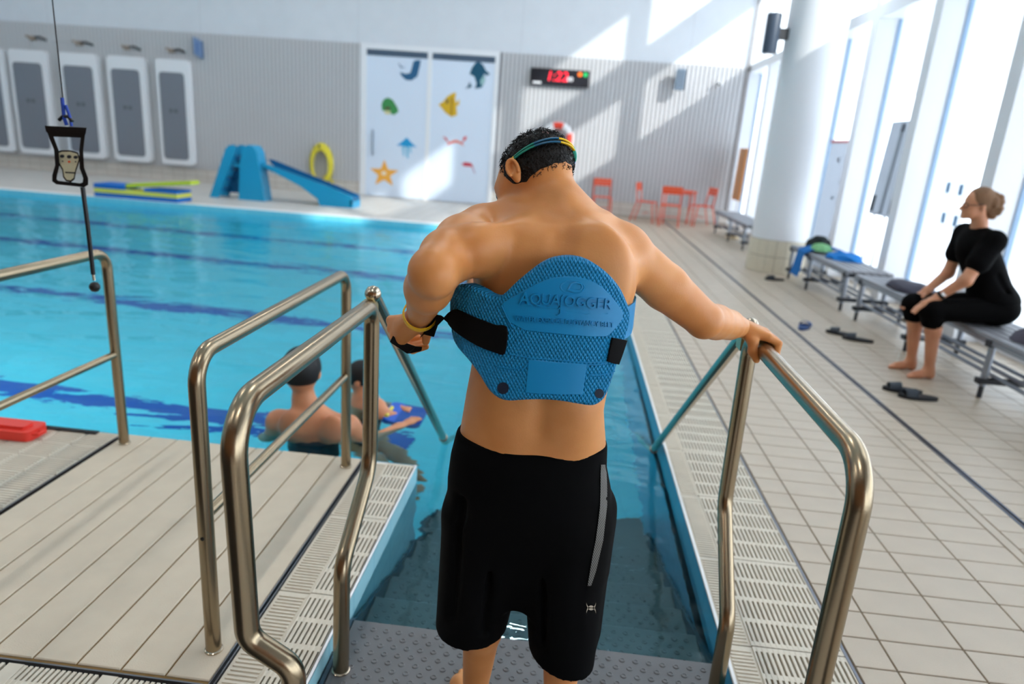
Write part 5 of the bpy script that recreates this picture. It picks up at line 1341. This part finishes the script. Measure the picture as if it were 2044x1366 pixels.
# wing of the belt round the right side of the trunk
wg = [(.122, 1.392), (.146, 1.43), (.160, 1.475), (.168, 1.53), (.164, 1.57), (.14, 1.61)]
wt = MB(); vs = []; fs = []
W0 = P_(1262, 592, 1.55); W1 = P_(1264, 655, 1.53)
for i, (x_, y_) in enumerate(wg):
    for (dx, zz) in ((0, W1[2]), (.0, W0[2]), (-.022, W0[2]-.004), (-.022, W1[2])): vs.append((x_+dx, y_+LEAN*(zz-1.13), zz))
for i in range(len(wg)-1):
    for k in range(4): fs.append((i*4+k, i*4+(k+1) % 4, (i+1)*4+(k+1) % 4, (i+1)*4+k))
fs += [(3, 2, 1, 0), tuple((len(wg)-1)*4+k for k in range(4))]
wt.add(vs, fs).build('side_wing', 'beltp', belt)
# ================================================================ THE SEATED WOMAN
M['skinw'] = skin_mat('skin_bench', (204, 146, 112), (192, 130, 98))
M['cloth2'] = mat('black_tee', (7, 7, 8), .85, spec=.08, bump=.3, bscale=30)
YW = 5.42
def Pw(x, y, dY=0.0): return P_(x, y, YW+dY)
w = Field((2.45, 4.95, -.01), (3.75, 5.95, 1.62), .0085)
hc = Pw(1950, 408); nk = Pw(1955, 444); shN = Pw(1984, 482, -.17); shF = Pw(1926, 466, .17)
hip = np.array((3.30, YW, .60)); hipN = hip+(0, -.10, -.01); hipF = hip+(0, .10, -.01)
knN = np.array((2.80, YW-.10, .545)); knF = np.array((2.76, YW+.10, .545))
anN = np.array((2.90, YW-.08, .075)); anF = np.array((2.86, YW+.13, .075))
w.cone(hip+(0, 0, .02), (shN+shF)/2+(.0, 0, -.08), .13, .12, .05, e=(1, 0, 0), ratio=.85)
w.cone(shN, shF, .06, .06, .05); w.cone((shN+shF)/2+(0, 0, 0), nk, .06, .05, .04); w.cone(nk, hc, .048, .05, .03)
fw, uw = unit((-1, -.06, -.08)), unit((-.08, 0, 1)); rw = np.cross(fw, uw)
w.ell(hc+(.012, 0, .02), (.076, .098, .096), .02, ax=[rw, fw, uw]); w.ell(hc+fw*.05-uw*.045, (.055, .05, .062), .03, ax=[rw, fw, uw])
w.ell(hc+fw*.085-uw*.09, (.02, .02, .018), .02); w.cone(hc+fw*.095, hc+fw*.118-uw*.035, .008, .013, .01); w.ell(hc+fw*.094-uw*.062, (.022, .010, .006), .006, ax=[rw, fw, uw])
for s in (-1, 1):
    w.ell(hc+fw*.085+rw*s*.03-uw*.005, (.012, .012, .010), .004, '-'); w.ell(hc+fw*.078+rw*s*.03-uw*.005, (.012, .012, .012), .003)
    w.ell(hc+rw*s*.074-fw*.005-uw*.02, (.012, .018, .03), .008, ax=[rw, fw, uw])
for (sh_, el, wr, hd, sg) in ((shN, Pw(1928, 560, -.20), Pw(1873, 592, -.10), Pw(1846, 605, -.10), -1), (shF, Pw(1893, 545, .20), Pw(1850, 580, .10), Pw(1822, 596, .10), 1)):
    w.chain([sh_, el, wr], [.058, .043, .030], .03)
    dr = unit(hd-wr); sd = np.array((0, 1.0, 0))
    w.cone(wr, hd, .028, .032, .02, e=(0, 0, 1), ratio=.6)
    for q in range(4):
        b0 = hd+sd*(-.028+.0185*q)+dr*.01; b1 = b0+dr*.045+(0, 0, -.012); b2 = b1+dr*.015+(-.01, 0, -.03)
        w.cone(b0, b1, .0105, .0098, .006); w.cone(b1, b2, .0098, .0085, .005)
    w.chain([wr+dr*.02-sd*sg*.02, wr+dr*.045-sd*sg*.045+(0, 0, -.005), wr+dr*.075-sd*sg*.055+(0, 0, -.015)], [.014, .012, .0095], .006)
for (h0, k0, a0, tx) in ((hipN, knN, anN, (-.16, -.02)), (hipF, knF, anF, (-.16, .0))):
    w.chain([h0, k0], [.085, .062], .04); w.chain([k0, k0*.68+a0*.32+(.018, 0, 0), a0], [.056, .056, .034], .03)
    d0 = unit((tx[0], tx[1], 0)); sd = np.array((d0[1], -d0[0], 0))
    w.cone(a0+(0.02, 0, -.05), a0, .03, .036, .03); w.cone(a0+(0, 0, -.03), a0+d0*.11+(0, 0, -.05), .034, .028, .03)
    w.cone(a0+d0*.07+(0, 0, -.056), a0+d0*.135+(0, 0, -.06), .036, .03, .02, e=(0, 0, 1), ratio=.5)
    for q in range(5):
        b0 = a0+d0*(.135-.008*q)+sd*(-.028+.014*q); b0[2] = .014; w.cone(b0, b0+d0*(.04-.004*q), .0115-.0008*q, .009, .006)
w.cut(lambda P: .001-P[..., 2])
wo_ = sdf_obj('person', w, 'skinw', origin=(3.1, YW, 0)); tag(wo_, 'person in black t-shirt and shorts with glasses sitting barefoot on the bench', 'person')
t_ = Field((2.6, 4.95, .44), (3.75, 5.95, 1.35), .0085)
t_.cone(hip+(.01, 0, .0), (shN+shF)/2+(.0, 0, -.08), .155, .145, .05, e=(1, 0, 0), ratio=.9); t_.cone(shN+(0, 0, -.005), shF+(0, 0, -.005), .078, .078, .06)
t_.cone(shN, shN*.45+Pw(1928, 560, -.20)*.55, .078, .082, .03); t_.cone(shF, shF*.5+Pw(1893, 545, .20)*.5, .076, .080, .03)
t_.ell(hip+(-.03, 0, .06), (.17, .20, .11), .05)
t_.ell(nk+(-.01, 0, .02), (.055, .055, .06), .015, '-')
for q in range(4): t_.cone(hip+(-.12, -.15+.1*q, .25), hip+(.02, -.14+.1*q, .07), .012, .008, .03, '-')
sdf_obj('t_shirt', t_, 'cloth2', wo_, smooth=2)
p_ = Field((2.6, 5.0, .38), (3.6, 5.9, .82), .0085)
p_.cone(hipN, knN+(-.0, 0, 0), .105, .082, .03); p_.cone(hipF, knF, .105, .082, .03); p_.ell(hip, (.16, .19, .13), .05)
p_.cone(knN, knN+(.02, 0, -.08), .084, .078, .03); p_.cone(knF, knF+(.02, 0, -.08), .084, .078, .03)
p_.cut(lambda P: .4635-P[..., 2]+np.where(P[..., 0] < 3.03, -.055, 0))
sdf_obj('shorts', p_, 'cloth2', wo_, smooth=2)
hr = Field(hc-.22, hc+.24, .006)
hr.ell(hc+(.024, 0, .034), (.086, .100, .097), .02, ax=[rw, fw, uw])
rs = np.random.RandomState(6)
for q in range(34):
    v = rs.randn(3); v /= np.linalg.norm(v); hr.ell(hc+(.105, 0, .0)+v*np.array((.055, .07, .085)), (.026, .026, .026), .010)
hr.ell(hc+(.095, 0, -.005), (.06, .07, .085), .02)
hr.cut(lambda P: np.maximum((hc[0]-.055)-P[..., 0], (hc[2]-.03+.9*(hc[0]-.0-P[..., 0]))-P[..., 2]))
sdf_obj('hair', hr, mat('hair_blond', (128, 92, 62), .6, bump=.9, bscale=120), wo_)
gls = MB()
for s in (-1, 1):
    c = hc+fw*.098+rw*s*.032-uw*.004
    gls.tube([c+rw*.026*math.cos(u)+uw*.018*math.sin(u) for u in np.linspace(0, 2*math.pi, 18)], .0028, 6, caps=False)
    gls.tube([hc+fw*.096+rw*s*.058, hc+fw*.05+rw*s*.075, hc-fw*.005+rw*s*.08+uw*.002], .0028, 6)
gls.build('glasses', 'blackp', wo_, smooth=True)
wrN = Pw(1873, 592, -.10); elN = Pw(1928, 560, -.20); dwn = unit(wrN-elN)
MB().tube([wrN-dwn*.034, wrN-dwn*.012], .036, 16).build('watch_strap', 'blackp', wo_, smooth=True)
MB().tube([wrN-dwn*.023+(-.0, -.03, .012), wrN-dwn*.023+(-.0, -.042, .016)], .017, 14).build('watch_face', 'white', wo_, smooth=True)

# ================================================================ SWIMMERS
M['skins'] = skin_mat('skin_swimmer', (206, 142, 104), (192, 126, 90)); M['suit'] = mat('dark_swimsuit', (34, 44, 48), .6); M['cap'] = mat('black_cap', (10, 10, 12), .6)
def swimmer_back():
    Y = 3.36
    hc = P_(602, 738, Y); nk = P_(606, 796, Y); sl = P_(556, 842, Y); sr = P_(694, 852, Y)
    s = Field((-1.75, 3.02, -.75), (-.72, 3.75, .42), .009)
    mid = (sl+sr)/2; dn = np.array((0, .02, -1.0))
    s.cone(mid+(0, 0, -.02), mid+dn*.5, .135, .125, .05, e=(0, 1, 0), ratio=.72)
    s.cone(sl, sr, .062, .062, .06); s.cone(mid+(0, 0, .0), nk, .075, .056, .06); s.cone(nk, hc, .054, .056, .03)
    s.ell(hc, (.095, .108, .118), .02)
    s.ell(hc+(.02, .080, -.035), (.05, .045, .06), .03); s.cone(hc+(.02, .10, -.0), hc+(.025, .118, -.03), .008, .013, .012)
    for sg in (-1, 1): s.ell(hc+(sg*.094, .005, -.02), (.012, .018, .03), .01)
    for (q, e, h) in ((sl, sl+(-.10, .08, -.22), sl+(-.02, .30, -.26)), (sr, sr+(.09, .10, -.14), sr+(.22, .28, -.10))):
        s.chain([q, e, h], [.058, .045, .03], .04); d0 = unit(h-e)
        s.cone(h, h+d0*.08, .032, .03, .02, e=(0, 0, 1), ratio=.5)
        for k in range(4): s.cone(h+d0*.07+np.array((-d0[1], d0[0], 0))*(-.027+.018*k), h+d0*.145+np.array((-d0[1], d0[0], 0))*(-.03+.02*k), .0095, .0085, .006)
    s.ell(P_(580, 850, Y-.09), (.06, .03, .08), .06); s.ell(P_(665, 858, Y-.09), (.06, .03, .08), .06)
    s.cone(P_(612, 815, Y-.125), P_(618, 890, Y-.145), .006, .008, .03, '-')
    for sg in (-1, 1): s.chain([mid+dn*.5+(sg*.08, 0, 0), mid+dn*.62+(sg*.09, .05, -.0)], [.085, .075], .04)
    o = sdf_obj('person', s, 'skins', origin=(mid[0], Y, -.75))
    tag(o, 'swimmer with black cap seen from behind in the water beside the boardwalk', 'person')
    c = Field(hc-.16, hc+.16, .006); c.ell(hc+(0, -.002, .008), (.103, .115, .122), .01); c.cut(lambda P: (hc[2]-.062+.9*np.maximum(P[..., 1]-hc[1], 0)*.9)-P[..., 2]); sdf_obj('swim_cap', c, 'cap', o)
    u = Field((-1.6, 3.02, -.78), (-.75, 3.75, .1), .009)
    u.cone(mid+(0, 0, -.10), mid+dn*.55, .142, .134, .05, e=(0, 1, 0), ratio=.75); u.cut(lambda P: P[..., 2]-(-.075+.25*np.abs(P[..., 0]-mid[0])))
    sdf_obj('swimsuit', u, 'suit', o)
swimmer_back()
def swimmer_board():
    Y = 3.95
    hc = P_(722, 752, Y); nk = P_(728, 795, Y-.02); sr = P_(752, 815, Y-.16); sf = P_(708, 812, Y+.17)
    s = Field((-1.35, 3.45, -.95), (-.15, 4.45, .40), .009)
    mid = (sr+sf)/2; lw = mid+(.0, -.05, -.55)
    s.cone(mid, lw, .13, .115, .05, e=(1, 0, 0), ratio=.75); s.cone(sr, sf, .058, .058, .05); s.cone(mid, nk, .065, .05, .05); s.cone(nk, hc, .05, .05, .03)
    fv = unit((.75, .1, -.5)); uv_ = unit((.35, 0, .9)); uv_ = unit(uv_-fv*(uv_@fv)); rv = np.cross(fv, uv_)
    s.ell(hc, (.078, .095, .10), .02, ax=[rv, fv, uv_]); s.ell(hc+fv*.05-uv_*.05, (.055, .05, .06), .03, ax=[rv, fv, uv_]); s.cone(hc+fv*.09, hc+fv*.118-uv_*.035, .008, .013, .01)
    for sg in (-1, 1): s.ell(hc+rv*sg*.078-uv_*.02, (.012, .018, .03), .01, ax=[rv, fv, uv_])
    hd = P_(792, 828, Y-.1)
    for (q, e) in ((sr, P_(762, 828, Y-.2)), (sf, P_(745, 826, Y+.12))):
        h = hd+(0, .08 if q is sf else -.04, 0)
        s.chain([q, e, h], [.052, .043, .03], .03); d0 = unit(h-e)
        s.cone(h, h+d0*.05, .03, .03, .02, e=(0, 0, 1), ratio=.5)
        for k in range(4): s.cone(h+d0*.04+np.array((0, -.027+.018*k, 0)), h+d0*.10+np.array((0, -.03+.02*k, -.01)), .0095, .0085, .006)
    for sg in (-1, 1): s.chain([lw+(sg*.06, sg*.05, 0), lw+(.18+sg*.04, -.08+sg*.07, -.10), lw+(.42, -.22+sg*.08, -.26)], [.08, .06, .04], .04)
    o = sdf_obj('person', s, 'skins', origin=(mid[0], Y, -.95)); tag(o, 'swimmer with black cap leaning over a blue kickboard behind the railing posts', 'person')
    c = Field(hc-.15, hc+.15, .006); c.ell(hc+uv_*.008, (.085, .103, .104), .01, ax=[rv, fv, uv_]); c.cut(lambda P: -((P-hc)@unit(uv_-.7*fv).astype(np.float32))-.035); sdf_obj('swim_cap', c, 'cap', o)
    u = Field((-1.3, 3.5, -.9), (-.3, 4.45, .05), .009); u.cone(mid+(0, 0, -.12), lw+(0, 0, -.06), .137, .125, .05, e=(1, 0, 0), ratio=.78); sdf_obj('swimsuit', u, 'suit', o)
    kb = thing('kickboard', (hd[0]+.06, hd[1], -.12), 'blue foam kickboard held in the water by the leaning swimmer', 'kickboard')
    MB().prism(rrect(hd[0]-.06, hd[1]-.17, hd[0]+.18, hd[1]+.12, .05), -.135, -.085, 'XY').xf(Matrix.Translation((hd[0], hd[1], -.11)) @ Matrix.Rotation(math.radians(12), 4, 'Y') @ Matrix.Translation((-hd[0], -hd[1], .11))).build('board', mat('kick_blue', (12, 84, 190), .5), kb)
    MB().tube([(hd[0]-.03, hd[1]-.14, -.07), (hd[0]-.03, hd[1]+.0, -.07)], .012, 8).build('grip', mat('kick_yellow', (220, 206, 80), .5), kb)
swimmer_board()
def swimmer_far():
    Y = 7.6
    hc = P_(945, 562, Y); s = Field(hc-np.array((.3, .25, .5)), hc+np.array((.3, .25, .16)), .011)
    s.ell(hc, (.078, .095, .108), .02); s.cone(hc+(0, 0, -.05), hc+(0, 0, -.2), .054, .06, .03); s.cone(hc+(-.15, 0, -.25), hc+(.15, 0, -.25), .06, .06, .06); s.cone(hc+(0, 0, -.28), hc+(0, 0, -.45), .13, .12, .05, e=(0, 1, 0), ratio=.7)
    s.ell(hc+(.02, -.07, -.04), (.05, .045, .06), .03); s.cone(hc+(.02, -.10, -.01), hc+(.02, -.115, -.035), .008, .013, .01)
    o = sdf_obj('person', s, 'skins', origin=(hc[0], Y, hc[2]-.5)); tag(o, 'distant swimmer, only the dark-haired head showing beside the bent elbow', 'person')
    c = Field(hc-.15, hc+.15, .009); c.ell(hc+(0, .01, .012), (.086, .10, .11), .01); c.cut(lambda P: np.maximum(hc[2]-.02-P[..., 2]-.5*np.maximum(P[..., 1]-hc[1], 0), hc[1]-.075-P[..., 1])); sdf_obj('hair', c, 'hair', o)
swimmer_far()
